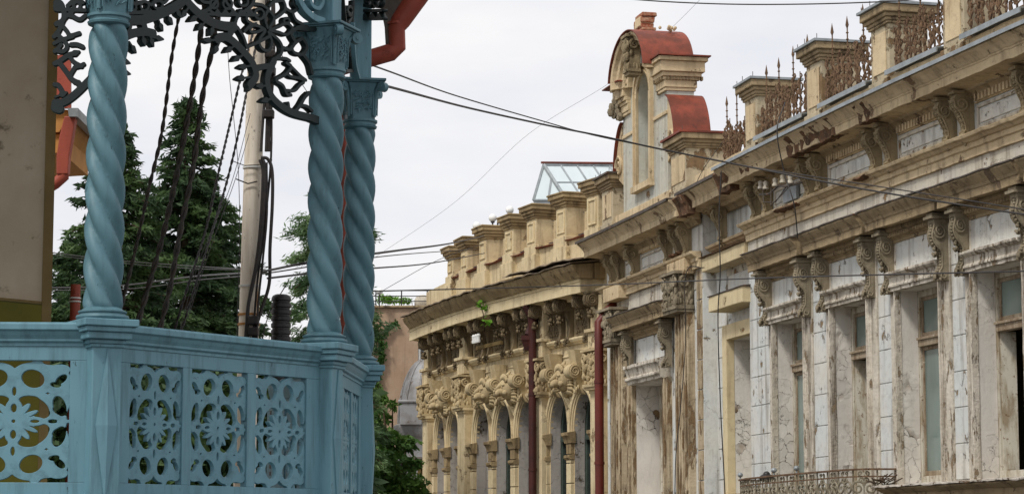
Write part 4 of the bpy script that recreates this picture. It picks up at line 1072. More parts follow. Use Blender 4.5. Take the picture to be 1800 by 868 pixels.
for z in (0,):
    q=[bl-Vector((0,0,1.9)),brr-Vector((0,0,1.9)),b2r-Vector((0,0,1.9)),b2l-Vector((0,0,1.9)),bl-Vector((0,0,.03)),brr-Vector((0,0,.03)),b2r-Vector((0,0,.03)),b2l-Vector((0,0,.03))]
    m_.hexa(q)
ap('lantern_curb',m_,'zinc',gl)
# sapling rooted in the cornice
def leafblob(mb,c,n,rad,size,sc=(1,1,1),droop=0):
    for k in range(n):
        d_=Vector((random.gauss(0,1),random.gauss(0,1),random.gauss(0,1)));d_.normalize()
        p=Vector(c)+Vector((d_.x*sc[0],d_.y*sc[1],d_.z*sc[2]))*rad*random.random()**.5
        u=Vector((random.gauss(0,1),random.gauss(0,1),random.gauss(0,.6)-droop)).normalized();v=u.orthogonal().normalized()
        v=(v*math.cos(k)+u.cross(v)*math.sin(k));s_=size*random.uniform(.6,1.3)
        mb.add([p-u*s_,p+v*s_*.45,p+u*s_,p-v*s_*.45],[(0,1,2,3)])
p=Vector(A.P(5.0,.62,8.35))
sap=thing('sapling','bright green sapling sprouting below the cornice of the yellow building','plant',(p.x,p.y,p.z))
m_=MB();m_.tube([p+Vector((.05,.4,-.55)),p+Vector((.02,.1,-.3)),p,p+Vector((-.08,0,.25))],.012,5);build('stem',m_,M['bark'],sap)
random.seed(4);m_=MB()
for q in ((-.1,0,.28),(.12,0,.16),(-.02,0,.1),(.05,0,-.25),(.1,0,-.1)):leafblob(m_,p+Vector(q),7,.12,.085)
build('leaves',m_,M['sprout'],sap)
# ================================================================ BLUE BALCONIED HOUSE (left foreground)
P1=Vector((-2.306,13.419,0));P2=Vector((-1.174,15.0,0));P3=Vector((-1.076,16.834,0));P0=Vector((-4.45,13.30,0))
dirs=[(P1-P0).normalized(),(P2-P1).normalized(),(P3-P2).normalized()]
P4=P3+Matrix.Rotation(R(28),3,'Z')@dirs[2]*1.9
dirs.append((P4-P3).normalized())
RAILZ=4.45;CAPZ=6.18;ABZ=6.50
hs=thing('balconied_house','pale blue wooden balcony with twisted columns and fretwork panels in the left foreground','house',(-4.2,17,0))
def hp(name,mb,mat,parent=None,**k):return build(name,mb,M[mat],parent or hs,**k)
# wall behind the balcony
m_=MB();m_.loft([[(-9,15.5,z),(-3.06,15.5,z),(-3.76,18.5,z),(-9,18.5,z)] for z in (0,8.8)]);hp('house_wall',m_,'house_wall')
m_=MB();m_.loft([[(-3.06,15.47,z),(-2.995,15.47,z),(-3.70,18.5,z),(-3.765,18.5,z)] for z in (0,8.8)]);hp('corner_trim',m_,'house_trim',bevel=.004)
m_=MB()
ar=[]
for k in range(17):
    t=k/16;xx=-5.0+t*1.94;zz=4.765-.0+ (.075*math.sin(min(1,(1-t)*1.6)*math.pi/2));ar.append((xx,zz))
m_.prism([(-3.06,2.9),(-5.0,2.9)]+ar,lambda a,b:(a,15.495,b),lambda a,b:(a,15.47,b));hp('olive_dado',m_,'olive')
m_=MB();m_.tube([(a,15.47,b+.004) for a,b in ar],.012,6);hp('dado_edge',m_,'house_trim')
# floor, ceiling, base, roof
def slab(name,pts,z0,z1,mat):
    m_=MB();m_.loft([[(p.x,p.y,z) for p in pts] for z in (z0,z1)]);return hp(name,m_,mat)
def offs(d_):  # outline offset outwards
    P=[P0,P1,P2,P3,P4];o=[]
    for i,p in enumerate(P):
        a=dirs[max(0,i-1)];b=dirs[min(3,i)];n1=Vector((a.y,-a.x,0));n2=Vector((b.y,-b.x,0));n=(n1+n2).normalized();o.append(p+n*d_/max(.5,n.dot(n1)))
    return o
O=offs(.12);slab('balcony_floor',[Vector((-9,13.2,0))]+O+[Vector((-3.75,18.4,0)),Vector((-9,18.4,0))],3.32,3.44,'blue')
O=offs(-.05);slab('stone_base',[Vector((-9,13.5,0))]+O+[Vector((-3.75,18.4,0)),Vector((-9,18.4,0))],0,3.32,'paving')
O=offs(.0);slab('balcony_ceiling',[Vector((-9,13.4,0))]+O+[Vector((-3.75,18.4,0)),Vector((-9,18.4,0))],7.6,7.7,'orange')
O=offs(.35);slab('roof',[Vector((-9,12.8,0))]+O+[Vector((-3.75,18.4,0)),Vector((-9,18.4,0))],8.0,8.15,'roof_red')
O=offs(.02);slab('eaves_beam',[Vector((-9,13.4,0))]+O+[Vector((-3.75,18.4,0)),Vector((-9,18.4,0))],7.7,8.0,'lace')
# handrail with mouldings
RP=[(-.055,0),(-.065,-.004),(.075,-.004),(.085,-.015),(.085,-.045),(.07,-.055),(.062,-.075),(.05,-.095),(.05,-.108),(.035,-.118),(.035,-.135),(-.035,-.135),(-.055,-.05)]
def rail_between(A_,B_,da):
    n=Vector((da.y,-da.x,0));m_=MB();N=6
    m_.loft([[A_.lerp(B_,k/N)+n*o+Vector((0,0,RAILZ+z)) for o,z in RP] for k in range(N+1)]);return m_
facets=[(P0,P1,dirs[0]),(P1,P2,dirs[1]),(P2,P3,dirs[2]),(P3,P4,dirs[3])]
for a,b,d_ in facets: hp('handrail',rail_between(a+d_*(.10 if a is not P0 else -3),b-d_*.10,d_),'blue',bevel=.003)
# posts
posts=[(P1,dirs[0],dirs[1]),(P2,dirs[1],dirs[2]),(P3,dirs[2],dirs[3])]
POSTF=[]
for p,da,db in posts:
    d_=(da+db).normalized();n=Vector((d_.y,-d_.x,0));POSTF.append((p,d_,n))
    def bx(m_,w0,w1,n0,n1,z0,z1):
        m_.hexa([tuple(p+d_*a+n*b+Vector((0,0,z))) for z in (z0,z1) for a,b in ((w0,n0),(w1,n0),(w1,n1),(w0,n1))])
    m_=MB();bx(m_,-.085,.085,-.1,.085,3.2,RAILZ-.13);po=hp('post',m_,'blue',bevel=.006)
    m_=MB()
    for e,z0,z1 in ((.012,-.145,-.125),(.02,-.125,-.10),(.045,-.10,-.06),(.06,-.06,-.03),(.075,-.03,.012)):
        bx(m_,-.085-e,.085+e,-.10-e,.085+e,RAILZ+z0,RAILZ+z1)
    hp('post_cap',m_,'blue',po,bevel=.006)
    # raised diamond
    m_=MB();zc=3.87;hh=.43;f=.087
    pts=[p+n*f+Vector((0,0,zc-hh)),p+n*f+d_*.062+Vector((0,0,zc)),p+n*f+Vector((0,0,zc+hh)),p+n*f-d_*.062+Vector((0,0,zc))]
    c_=p+n*(f+.028)
    v=[tuple(q-n*.01) for q in pts]+[tuple(q+n*.006) for q in pts]+[tuple(c_+Vector((0,0,zc+.0)))]
    m_.add(v,[(0,1,5,4),(1,2,6,5),(2,3,7,6),(3,0,4,7),(4,5,8),(5,6,8),(6,7,8),(7,4,8)]);hp('diamond_ornament',m_,'blue',po)
# twisted columns
def rope_column(c,r_,z0,z1,nst=4,turn=1.0,ph=0):
    m_=MB();N=150;K=48;d0=.57*r_;rho=.50*r_
    rings=[]
    for i in range(N+1):
        z=z0+(z1-z0)*i/N;tw=ph+2*math.pi*(z-z0)/turn
        e=min(1,min(z-z0,z1-z)/.05+.0);fl=.80+.20*math.sqrt(max(0,e))
        ring=[]
        for k in range(K):
            a=2*math.pi*k/K;q=(a+tw)%(2*math.pi/nst)-math.pi/nst
            rr=d0*math.cos(q)+math.sqrt(max(0,rho*rho-(d0*math.sin(q))**2))
            ring.append((c.x+rr*fl*math.cos(a),c.y+rr*fl*math.sin(a),z))
        rings.append(ring)
    m_.loft(rings);return m_
CR=.106
def leafy_panel(mb,O_,ex,ez,w_,h_,seed):
    random.seed(seed);n_=ex.cross(ez).normalized()
    for k in range(70):
        u,v=random.uniform(-w_/2+.014,w_/2-.014),random.uniform(.015,h_-.015);a=random.choice((.5,-.5,1.1,-.1,.9))+random.uniform(-.2,.2)
        p=O_+ex*u+ez*v;q=(ex*math.sin(a)+ez*math.cos(a))*.018
        mb.tube([p-q,p+q*.2+n_*.004,p+q+ex*.004],[.003,.0055,.002],4)
for i,((p,d_,n),cp,ab) in enumerate(zip(POSTF,(CAPZ+.04 if 0 else CAPZ,CAPZ,CAPZ),(ABZ,ABZ,ABZ))):
    c=p+n*-.01
    ph=(0.3,2.2,1.2)[i]
    co_=hp('column',rope_column(c,CR,RAILZ+.055,cp-.01,4,.86,ph),'blue_col',smooth='all')
    m_=MB();m_.lathe([(.13,RAILZ+.012),(.145,RAILZ+.018),(.15,RAILZ+.028),(.146,RAILZ+.04),(.13,RAILZ+.044),(.128,RAILZ+.05),(.137,RAILZ+.056),(.137,RAILZ+.064),(.12,RAILZ+.07),(.10,RAILZ+.085)],(c.x,c.y),40);hp('column_base',m_,'blue_col',co_,smooth=True)
    # capital : astragal rings, flaring octagonal-square block, scrolls, abacus
    m_=MB();m_.lathe([(.095,cp-.03),(.118,cp-.02),(.122,cp-.008),(.112,cp+.0),(.112,cp+.012),(.124,cp+.02),(.124,cp+.035),(.1,cp+.04)],(c.x,c.y),32)
    sec=[]
    for k in range(9):
        t=k/8;z=cp+.035+(ab-.03-cp-.035)*t;h=.098+.016*t+.035*max(0,t-.72)**1.3*3
        ch=.035
        q=[(h,-h+ch),(h,h-ch),(h-ch,h),(-h+ch,h),(-h,h-ch),(-h,-h+ch),(-h+ch,-h),(h-ch,-h)]
        sec.append([tuple(c+d_*a+n*b+Vector((0,0,z))) for a,b in q])
    m_.loft(sec)
    for a,b in ((1,1),(-1,1),(1,-1),(-1,-1)):   # corner ribs and scrolls
        dd=(d_*a+n*b).normalized();base=c+dd*.13
        m_.tube([base+Vector((0,0,cp+.05)),base+dd*.004+Vector((0,0,cp+.17)),base+dd*.02+Vector((0,0,ab-.08)),base+dd*.06+Vector((0,0,ab-.03))],[.012,.013,.014,.016],8)
        tq=dd.cross(Vector((0,0,1)))
        e=base+dd*.072+Vector((0,0,ab-.062))
        m_.tube([e-tq*.022,e+tq*.022],.035,14);m_.tube([e-tq*.028,e+tq*.028],.012,10)
    cpo=hp('capital',m_,'blue_col',co_,smooth=True)
    m_=MB()
    for ex,nn in ((d_,n),(-d_,-n),(-n,d_),(n,-d_)):
        leafy_panel(m_,c+nn*.112+Vector((0,0,cp+.075)),-ex if False else ex,Vector((0,0,1)),.15,.24,i*9)
        for sx in (-1,1):
            m_.tube([c+nn*.112+ex*sx*.078+Vector((0,0,cp+.06)),c+nn*.116+ex*sx*.082+Vector((0,0,ab-.06))],.004,4)
    hp('leaf_carving',m_,'blue_col',cpo)
    m_=MB()
    for hw_,z0,z1 in ((.150,-.028,-.018),(.165,-.018,0)):
        m_.hexa([tuple(c+d_*a*hw_+n*b*hw_+Vector((0,0,ab+z))) for z in (z0,z1) for a,b in ((-1,-1),(1,-1),(1,1),(-1,1))])
    hp('abacus',m_,'blue_col',cpo,bevel=.004)
    m_=MB()
    m_.hexa([tuple(c+d_*a*.07+n*b*.07+Vector((0,0,z))) for z in (ab,7.75) for a,b in ((-1,-1),(1,-1),(1,1),(-1,1))])
    hp('upper_post',m_,'blue',co_,bevel=.008)
    # curved brace from abacus along both facets
# fretwork railing panels --------------------------------------------------
def fret_field(nx=110,ny=250,W_=1.0,H_=2.4):
    # local units: half width 1, half height 2.4 ; returns F>0 solid
    xs=np.linspace(-1.12,1.12,nx);ys=np.linspace(-2.52,2.52,ny)
    X,Y=np.meshgrid(xs,ys);ax,ay=np.abs(X),np.abs(Y)
    def ell(cx,cy,rx,ry,a=0,x=ax,y=ay):
        c,s=math.cos(a),math.sin(a);u=(x-cx)*c+(y-cy)*s;v=-(x-cx)*s+(y-cy)*c
        q=np.sqrt((u/rx)**2+(v/ry)**2);return (1-q)*min(rx,ry)   # >0 inside
    U=np.maximum
    # outer silhouette : lobes
    out_=U(U(ell(.34,1.90,.36,.42),ell(.80,2.02,.19,.22,-.3)),ell(.55,1.2,.45,.95))
    out_=U(out_,ell(.70,.72,.30,.70,-.05));out_=U(out_,ell(.45,.0,.50,.8));out_=U(out_,ell(.84,1.62,.17,.42,.0))
    out_=U(out_,ell(0.25,1.2,.5,1.0));out_=U(out_,ell(.55,2.0,.3,.22))
    out_=U(out_,ell(.97,.0,.10,.05));out_=U(out_,ell(.40,2.26,.10,.16));out_=U(out_,ell(.98,1.2,.10,.06))
    hole=np.full_like(X,-9.)
    for h in (ell(.33,1.68,.21,.38,.12),            # oval
              ell(.84,1.66,.095,.22,-.30),ell(.74,1.44,.10,.13,.5),     # corner bean
              ell(.0,1.18,.045,.20),                # slit
              ell(.82,.60,.125,.42,.12),ell(.80,.42,.10,.20,.3),             # side oval
              ell(.70,.03,.09,.065)):               # tear
        hole=U(hole,h)
    # curved diamond
    dx,dy=np.abs(ax-.60),np.abs(ay-1.10)
    hole=U(hole,.17-(np.sqrt(dx/.075*.17)*math.sqrt(.17)+np.sqrt(dy/.14*.17)*math.sqrt(.17)))
    # background of flower
    bgm=U(ell(.38,.60,.22,.44,.38),ell(.27,.86,.19,.17));bgm=U(bgm,ell(.50,.32,.16,.24));bgm=U(bgm,ell(.22,.50,.2,.4))
    pet=ell(0,.50,.145,.36,0);pet=U(pet,ell(0,.15,.05,.2))      # vertical petals
    pet=U(pet,ell(.33,0,.24,.17));pet=U(pet,ell(0,0,.18,.2))
    for x_,y_ in ((.40,.40),(.26,.66)):
        a=math.atan2(y_,x_);l=math.hypot(x_,y_);pet=U(pet,ell(x_*.55,y_*.55,l*.5,.062,a))
    hole=U(hole,np.minimum(bgm,-pet-.0))
    hole=U(hole,ell(0,.52,.06,.19));hole=U(hole,ell(.38,0,.09,.08));hole=U(hole,ell(0,0,.04,.09))
    Fd=np.minimum(out_,-hole)
    # frame edge clip
    Fd=np.minimum(Fd,np.minimum(1.0-ax*1.0,2.40-ay))
    Fd[0,:]=Fd[-1,:]=-1;Fd[:,0]=Fd[:,-1]=-1
    return Fd,xs,ys
Fd,xs,ys=fret_field();FL=contours(Fd,xs,ys)
Z0,Z1=3.555,4.235     # opening of the panels
def fret_panel(a,b,d_,za=Z0,zb=Z1):
    """a,b : ground points of the opening's ends"""
    w_=(b-a).length;n=Vector((d_.y,-d_.x,0))
    lp_=[[(x*w_/2,y*(zb-za)/4.8) for x,y in l] for l in FL]
    c=(a+b)/2+Vector((0,0,(za+zb)/2))
    Mx=Matrix((( d_.x,0,n.x,c.x),(d_.y,0,n.y,c.y),(0,1,0,c.z),(0,0,0,1)))
    o=flat_solid('fretwork_panel',lp_,.026,M['blue'],hs,Mx,.0025)
    # carved flower relief
    m_=MB()
    e1,e2=d_*(w_/2),Vector((0,0,(zb-za)/4.8))
    q=lambda x,y,z=.0:c+e1*x+e2*y+n*(.0155+z)
    for sx,sy in ((1,1),(-1,1),(1,-1),(-1,-1)):
        for ang,l in ((.62,.52),(1.05,.42)):
            m_.tube([q(sx*.06,sy*.08),q(sx*math.cos(ang)*l*.6,sy*math.sin(ang)*l*.75,.004),q(sx*math.cos(ang)*l*1.02,sy*math.sin(ang)*l*1.2)],[.004,.0075,.001],5)
    for sgn in (1,-1):
        for pts in ([(.02,.1),(.12,.42),(.11,.66),(0,.80),(-.11,.66),(-.12,.42),(-.02,.1)],):
            m_.tube([q(x,sgn*y) for x,y in pts],[.004,.006,.006,.007,.006,.006,.004],5)
        m_.tube([q(sgn*x,y) for x,y in ((.08,.03),(.3,.17),(.5,.12),(.58,0),(.5,-.12),(.3,-.17),(.08,-.03))],.006,5)
    return o
def frame_facet(A_,B_,d_,cuts,ins=0.0):
    """cuts: list of (t0,t1) metres from A_"""
    n=Vector((d_.y,-d_.x,0));L_=(B_-A_).length
    def bx(m_,t0,t1,n0,n1,z0,z1):
        m_.hexa([tuple(A_+d_*a+n*b+Vector((0,0,z))) for z in (z0,z1) for a,b in ((t0,n0),(t1,n0),(t1,n1),(t0,n1))])
    m_=MB();bx(m_,.0,L_,-.025,.028,Z1,RAILZ-.12);bx(m_,.0,L_,-.025,.028,3.42,Z0)
    ts=[0]+[t for c in cuts for t in c]+[L_]
    for i in range(0,len(ts),2):
        bx(m_,ts[i],ts[i+1],-.0245,.0275,Z0,Z1)
    hp('panel_frame',m_,'blue',bevel=.003)
    for t0,t1 in cuts:fret_panel(A_+d_*t0,A_+d_*t1,d_)
def tpos(P_,d_,px,py=750):
    r=ray(px,py);k=r[0]/r[1]   # x=k*y ; P+d*t
    return (k*P_.y-P_.x)/(d_.x-k*d_.y)
n0=Vector((dirs[1].y,-dirs[1].x,0))
f1=[tuple(tpos(P1+n0*.03,dirs[1],q) for q in c) for c in ((228,321),(337,435),(450,539))]
L0=(P1-P0).length
t_r=tpos(P0+Vector((dirs[0].y,-dirs[0].x,0))*.03,dirs[0],121);pw=.62
frame_facet(P0,P1,dirs[0],[(t_r-3*pw-.14 -.0,t_r-2*pw-.14),(t_r-2*pw-.07,t_r-pw-.07),(t_r-pw,t_r)])
frame_facet(P1,P2,dirs[1],f1)
L2=(P3-P2).length
frame_facet(P2,P3,dirs[2],[(.26,.76),(.84,1.36)] if False else [tuple(tpos(P2+Vector((dirs[2].y,-dirs[2].x,0))*.03,dirs[2],q) for q in c) for c in ((605,618),(620.5,632))])
frame_facet(P3,P4,dirs[3],[(.2,.8),(.9,1.5)])
# lace: fretwork arches ------------------------------------------------------
def lace_panel(name,P_,d_,strokes,buds,rings,tris=(),outer=0,res=1.1,th=.02,bbox=None,rects=()):
    """strokes [(pts,halfwidth)], in photo-like units mapped on the vertical plane through P_ along d_"""
    n=Vector((d_.y,-d_.x,0))
    def m2(px,py):
        r=ray(px,py);k=r[0]/r[1];t=(k*P_.y-P_.x)/(d_.x-k*d_.y);q=P_+d_*t;return (t,EYE+r[2]*q.y/r[1])
    prim=[]
    for pts,w_ in strokes:
        q=[Vector((*p,0)) for p in pts]
        if len(q)>2:q=catmull(q,6)
        ws=w_ if isinstance(w_,(list,tuple)) else None
        for i,(a,b) in enumerate(zip(q,q[1:])):
            f=i/max(1,len(q)-2)
            ww=w_ if ws is None else ws[0]+(ws[1]-ws[0])*f
            prim.append(('s',m2(a.x,a.y),m2(b.x,b.y),ww*.0034))
    for (x,y,ang) in buds:
        dx,dy=math.cos(ang),math.sin(ang)
        prim.append(('s',m2(x-dx*11,y-dy*11),m2(x,y),.0034*1.6));
        prim.append(('b',m2(x+dx*3,y+dy*3),m2(x+dx*13,y+dy*13),.0034*5.2))
    for (x,y,rx,ry,w_) in rings:
        q=[m2(x+rx*math.cos(2*math.pi*k/16),y+ry*math.sin(2*math.pi*k/16)) for k in range(17)]
        for a,b in zip(q,q[1:]):prim.append(('s',a,b,w_*.0034))
    for pl in tris:prim.append(('t',[m2(*v) for v in pl],None,0))
    for pl in rects:prim.append(('t',[m2(*v) for v in pl],None,0))
    allp=[q for p in prim for q in ([p[1],p[2]] if p[0]!='t' else p[1])]
    x0,x1=min(q[0] for q in allp)-.06,max(q[0] for q in allp)+.06;z0,z1=min(q[1] for q in allp)-.06,max(q[1] for q in allp)+.06
    g=.0042;xs=np.arange(x0,x1,g);ys=np.arange(z0,z1,g);X,Y=np.meshgrid(xs,ys);Fd=np.full(X.shape,-9.)
    for p in prim:
        if p[0] in 'sb':
            (ax_,ay_),(bx_,by_)=p[1],p[2];w_=p[3]
            i0,i1=np.searchsorted(xs,[min(ax_,bx_)-w_-.02,max(ax_,bx_)+w_+.02]);j0,j1=np.searchsorted(ys,[min(ay_,by_)-w_-.02,max(ay_,by_)+w_+.02])
            if i1<=i0 or j1<=j0:continue
            xx,yy=X[j0:j1,i0:i1],Y[j0:j1,i0:i1];l2=(bx_-ax_)**2+(by_-ay_)**2+1e-12
            t=np.clip(((xx-ax_)*(bx_-ax_)+(yy-ay_)*(by_-ay_))/l2,0,1)
            dd=np.hypot(xx-ax_-t*(bx_-ax_),yy-ay_-t*(by_-ay_))
            ww=w_ if p[0]=='s' else w_*np.clip((1-t)*1.0,0,1)**.8
            Fd[j0:j1,i0:i1]=np.maximum(Fd[j0:j1,i0:i1],ww-dd)
        else:
            pl=p[1];ar=sum(pl[i][0]*pl[(i+1)%len(pl)][1]-pl[(i+1)%len(pl)][0]*pl[i][1] for i in range(len(pl)))
            if ar<0:pl=pl[::-1]
            f=np.full(X.shape,9.)
            for i in range(len(pl)):
                (ax_,ay_),(bx_,by_)=pl[i],pl[(i+1)%len(pl)];l=math.hypot(bx_-ax_,by_-ay_)
                f=np.minimum(f,((bx_-ax_)*(Y-ay_)-(by_-ay_)*(X-ax_))/l)
            Fd=np.maximum(Fd,f)
    Fd[0,:]=Fd[-1,:]=-1;Fd[:,0]=Fd[:,-1]=-1
    Mx=Matrix(((d_.x,0,n.x,P_.x),(d_.y,0,n.y,P_.y),(0,1,0,0),(0,0,0,1)))
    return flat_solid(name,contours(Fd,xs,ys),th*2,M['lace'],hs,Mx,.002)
def catmull(P,n=8):
    P=[P[0]*2-P[1]]+list(P)+[P[-1]*2-P[-2]];o=[]
    for i in range(1,len(P)-2):
        for k in range(n):
            t=k/n;a,b,c,d_=P[i-1],P[i],P[i+1],P[i+2]
            o.append(.5*((2*b)+(c-a)*t+(2*a-5*b+4*c-d_)*t*t+(3*b-a-3*c+d_)*t**3))
    o.append(P[-2]);return o
S=[];Bd=[];Rg=[]
pi=math.pi
# lower thick bands, right side
S+=[([(300,-30),(322,0),(340,20),(362,37),(385,46),(408,48)],8),([(378,70),(392,66),(408,76),(426,94),(440,112),(446,134),(436,150)],7.5),([(408,48),(402,58),(396,68)],6),
    ([(446,122),(460,118),(476,118)],5),([(478,108),(470,124),(466,146),(474,170),(492,188),(514,200),(545,208)],6.5),([(545,208),(560,214)],7),
    # left side bands
    ([(330,-20),(318,2),(298,16),(274,27),(246,36),(214,36)],8),([(205,82),(214,68),(230,60),(250,57),(266,60)],7),([(246,36),(250,48),(252,58)],6)]
Bd+=[(340,32,2.6),(352,45,2.3),(370,52,1.9),(366,72,3.1),(378,84,2.0),(402,86,2.5),(416,102,2.6),(428,118,3.0),(425,138,3.0),(438,150,2.0),(458,152,3.1),(467,176,2.9),(322,22,2.2),
     (272,68,.2),(262,72,1.2),(248,70,1.3),(229,84,1.0),(214,108,.4),(214,128,.3),(278,45,1.2),(294,34,1.1),(308,22,1.)]
# open lattice between bands and the capital
S+=[([(408,48),(414,30),(428,20),(440,8),(446,-15)],3.2),([(414,30),(402,16),(392,2),(388,-15)],3),([(414,50),(424,66),(430,84)],3),([(430,84),(448,76),(468,66)],2.6),
    ([(385,-15),(374,6),(362,18),(352,22)],3),([(362,18),(378,28),(396,26)],2.5),
    ([(426,56),(440,44),(456,50),(462,54)],2.6),([(470,54),(486,48),(500,42),(510,52),(500,62),(486,58),(470,54)],2.6),([(466,50),(462,34),(468,20),(478,34),(470,50)],2.6),([(462,56),(452,72),(456,86),(468,90),(474,76),(468,58)],2.6),([(460,52),(446,58),(436,56),(440,46),(454,48)],2.4),
    ([(472,60),(486,72),(492,84),(490,96),(480,104)],2.8),([(492,84),(506,88),(516,76),(528,68)],2.8),([(528,68),(536,84),(528,96),(514,94),(508,84)],2.8),([(528,96),(540,112),(545,130)],3),([(516,76),(508,60),(520,50),(536,48)],3.2),
    ([(482,140),(500,130),(508,118),(500,112)],2.8),([(500,130),(508,136),(520,138),(532,142)],2.6),([(482,144),(494,152),(500,166),(508,168)],2.8),([(500,160),(514,160),(524,150),(530,146)],2.6),([(508,118),(516,126),(526,136),(534,142)],2.6),
    ([(514,198),(524,186),(532,172),(540,164)],3),([(524,186),(536,188),(545,196)],2.6),([(505,196),(503,182)],2.6),([(484,104),(498,104),(506,108)],2.6),([(520,50),(536,52),(550,52)],4),
    ([(440,44),(430,36),(432,22)],2.6),([(478,34),(490,26),(498,16),(494,2),(486,-8)],2.8),([(498,16),(510,22),(520,14),(518,-4)],2.8),([(510,22),(516,36),(528,44)],2.8),([(440,8),(456,10),(468,18)],2.6),([(494,2),(478,4),(470,12)],2.4),
    ([(212,66),(222,56),(226,44),(222,34)],3),([(206,60),(220,62)],3)]
S+=[([(210,12),(224,4),(236,8),(232,-10)],2.8),([(214,24),(300,22)],2.8),([(214,2),(226,-8)],3),([(262,10),(272,0),(284,6),(294,-4)],2.6),([(236,8),(250,4),(262,10)],2.6),([(340,-10),(352,4),(366,6)],2.6)]
Rg+=[(228,14,7,7,2),(250,12,7,8,2),(274,10,8,7,2),(396,8,8,9,2.2),(424,4,8,8,2.2),(452,26,8,9,2.2),(500,38,5,5,2),(520,6,7,8,2.2),(372,8,7,8,2)]
tr=[[(x,16),(x+6,25),(x-6,25)] for x in (232,246,260,274,378,392,406,420,436)]
S+=[([(345,26),(450,28)],2.4),([(205,-12),(545,-12)],7)]
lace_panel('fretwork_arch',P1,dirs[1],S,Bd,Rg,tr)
# facet between the wall and the first column
S=[([(98,182),(114,180),(135,165),(160,140)],6),([(99,190),(104,192)],8),([(100,60),(118,80),(112,92),(98,90)],3.2),([(106,42),(118,56),(124,64),(140,60)],3.2),([(96,78),(108,72),(128,66)],3),([(97,92),(102,88),(108,80)],3.2),
   ([(126,80),(136,80),(146,84)],3.6),([(97,113),(104,110),(122,98),(132,96)],3.8),([(104,110),(116,126),(126,140),(136,146)],3.8),([(132,120),(124,136),(132,146)],3.2),([(122,98),(130,110),(144,118)],3.2),([(97,150),(104,152),(112,166)],3.6),([(132,120),(140,118),(148,114)],3),
   ([(112,36),(122,28),(140,36),(150,30)],3.4),([(120,12),(130,4),(146,6)],3.4),([(99,6),(112,20),(112,36),(100,44)],4),([(98,18),(150,20)],3),([(128,20),(124,30)],3),([(112,36),(104,56),(96,66)],3.6),([(100,-10),(160,-10)],8)]
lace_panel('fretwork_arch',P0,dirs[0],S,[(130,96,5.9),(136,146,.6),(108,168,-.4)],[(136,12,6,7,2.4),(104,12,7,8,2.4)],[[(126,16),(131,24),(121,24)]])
# facet 3 and far frieze seen past the third column
S=[([(586,-12),(660,-12)],6),([(600,0),(604,40),(610,80),(614,120)],3),([(618,4),(616,60),(620,120)],2.4),([(606,20),(614,30),(608,44),(616,54),(610,66),(616,78)],2.4),([(604,125),(622,125)],3)]
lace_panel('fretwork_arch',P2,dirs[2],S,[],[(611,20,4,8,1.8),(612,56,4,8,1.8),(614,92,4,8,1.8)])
S=[([(630,-8),(700,-8)],5),([(632,20),(676,19)],2.6),([(632,34),(676,33)],2.6)]
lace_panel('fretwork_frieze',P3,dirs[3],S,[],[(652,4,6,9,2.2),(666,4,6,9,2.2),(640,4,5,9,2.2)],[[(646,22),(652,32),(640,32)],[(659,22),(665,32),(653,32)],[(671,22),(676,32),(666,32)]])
# curved brace on the second column's capital
def brace(P_,d_,pts,w_,th=.03):
    n=Vector((d_.y,-d_.x,0))
    def m3(px,py):
        r=ray(px,py);k=r[0]/r[1];t=(k*P_.y-P_.x)/(d_.x-k*d_.y);q=P_+d_*t;return Vector((q.x,q.y,EYE+r[2]*q.y/r[1]))
    q=catmull([m3(*p) for p in pts],6);m_=MB();rings=[]
    for i,p in enumerate(q):
        t=(q[min(i+1,len(q)-1)]-q[max(i-1,0)]).normalized();s_=t.cross(n).normalized()
        rings.append([p+s_*w_+n*th,p-s_*w_+n*th,p-s_*w_-n*th,p+s_*w_-n*th])
    m_.loft(rings);hp('curved_brace',m_,'blue',bevel=.004)
nn=Vector((dirs[1].y,-dirs[1].x,0))*.02
brace(P2+nn,dirs[1],[(514,-25),(522,0),(532,18),(548,32),(566,39)],.022)
brace(P2+nn,dirs[1],[(560,-15),(563,4),(556,16),(545,12),(540,0)],.013)
nn=Vector((dirs[2].y,-dirs[2].x,0))*.02
brace(P3+nn,dirs[2],[(616,40),(617,80),(620,115),(626,138)],.012)
# left neighbour eave & red gutters ----------------------------------------
def vpt(px,py,Y):return atY(px,py,Y)
ev=thing('neighbour_eave','red eave with clay coloured soffit and bent downpipe, between the beige wall and first column','house',tuple(vpt(80,150,22)))
def q4(m_,pts,Y0,Y1):
    a=[vpt(x_,y_,Y0) for x_,y_ in pts];off=Vector((-.0,Y1-Y0,0));m_.loft([a,[p+off for p in a]])
m_=MB();q4(m_,[(40,97),(124,97),(124,190),(40,190)],22,22.05);build('fascia_board',m_,M['red_metal'],ev)
m_=MB();q4(m_,[(40,186),(126,194),(104,232),(40,236)],22.06,23.5);build('soffit',m_,M['orange'],ev)
m_=MB();q4(m_,[(40,236),(110,236),(108,268),(40,272)],22.1,23.5);build('soffit_beam',m_,M['orange'],ev)
m_=MB();q4(m_,[(119,190),(137,190),(136,205),(121,205)],21.95,24);build('gutter_end',m_,M['zinc'],ev)
m_=MB();m_.loft([[vpt(x0,y_,22)+Vector((0,o,0)) for x0,o in ((a,0),(b,0),(b,.12),(a,.12))] for y_,a,b in ((204,113,133),(240,104,127),(275,99,121),(306,99,119))]);build('downpipe',m_,M['red_metal'],ev,bevel=.01)
m_=MB();m_.tube([vpt(111,300,22.06),vpt(112,310,22.06),vpt(98,322,22.06),vpt(60,345,22.06)],.055,12);build('pipe_elbow',m_,M['red_metal'],ev,smooth=True)
m_=MB();m_.box(-8.5,-4.85,23.6,24.6,0,6.2);build('neighbour_wall',m_,M['house_wall'],ev)
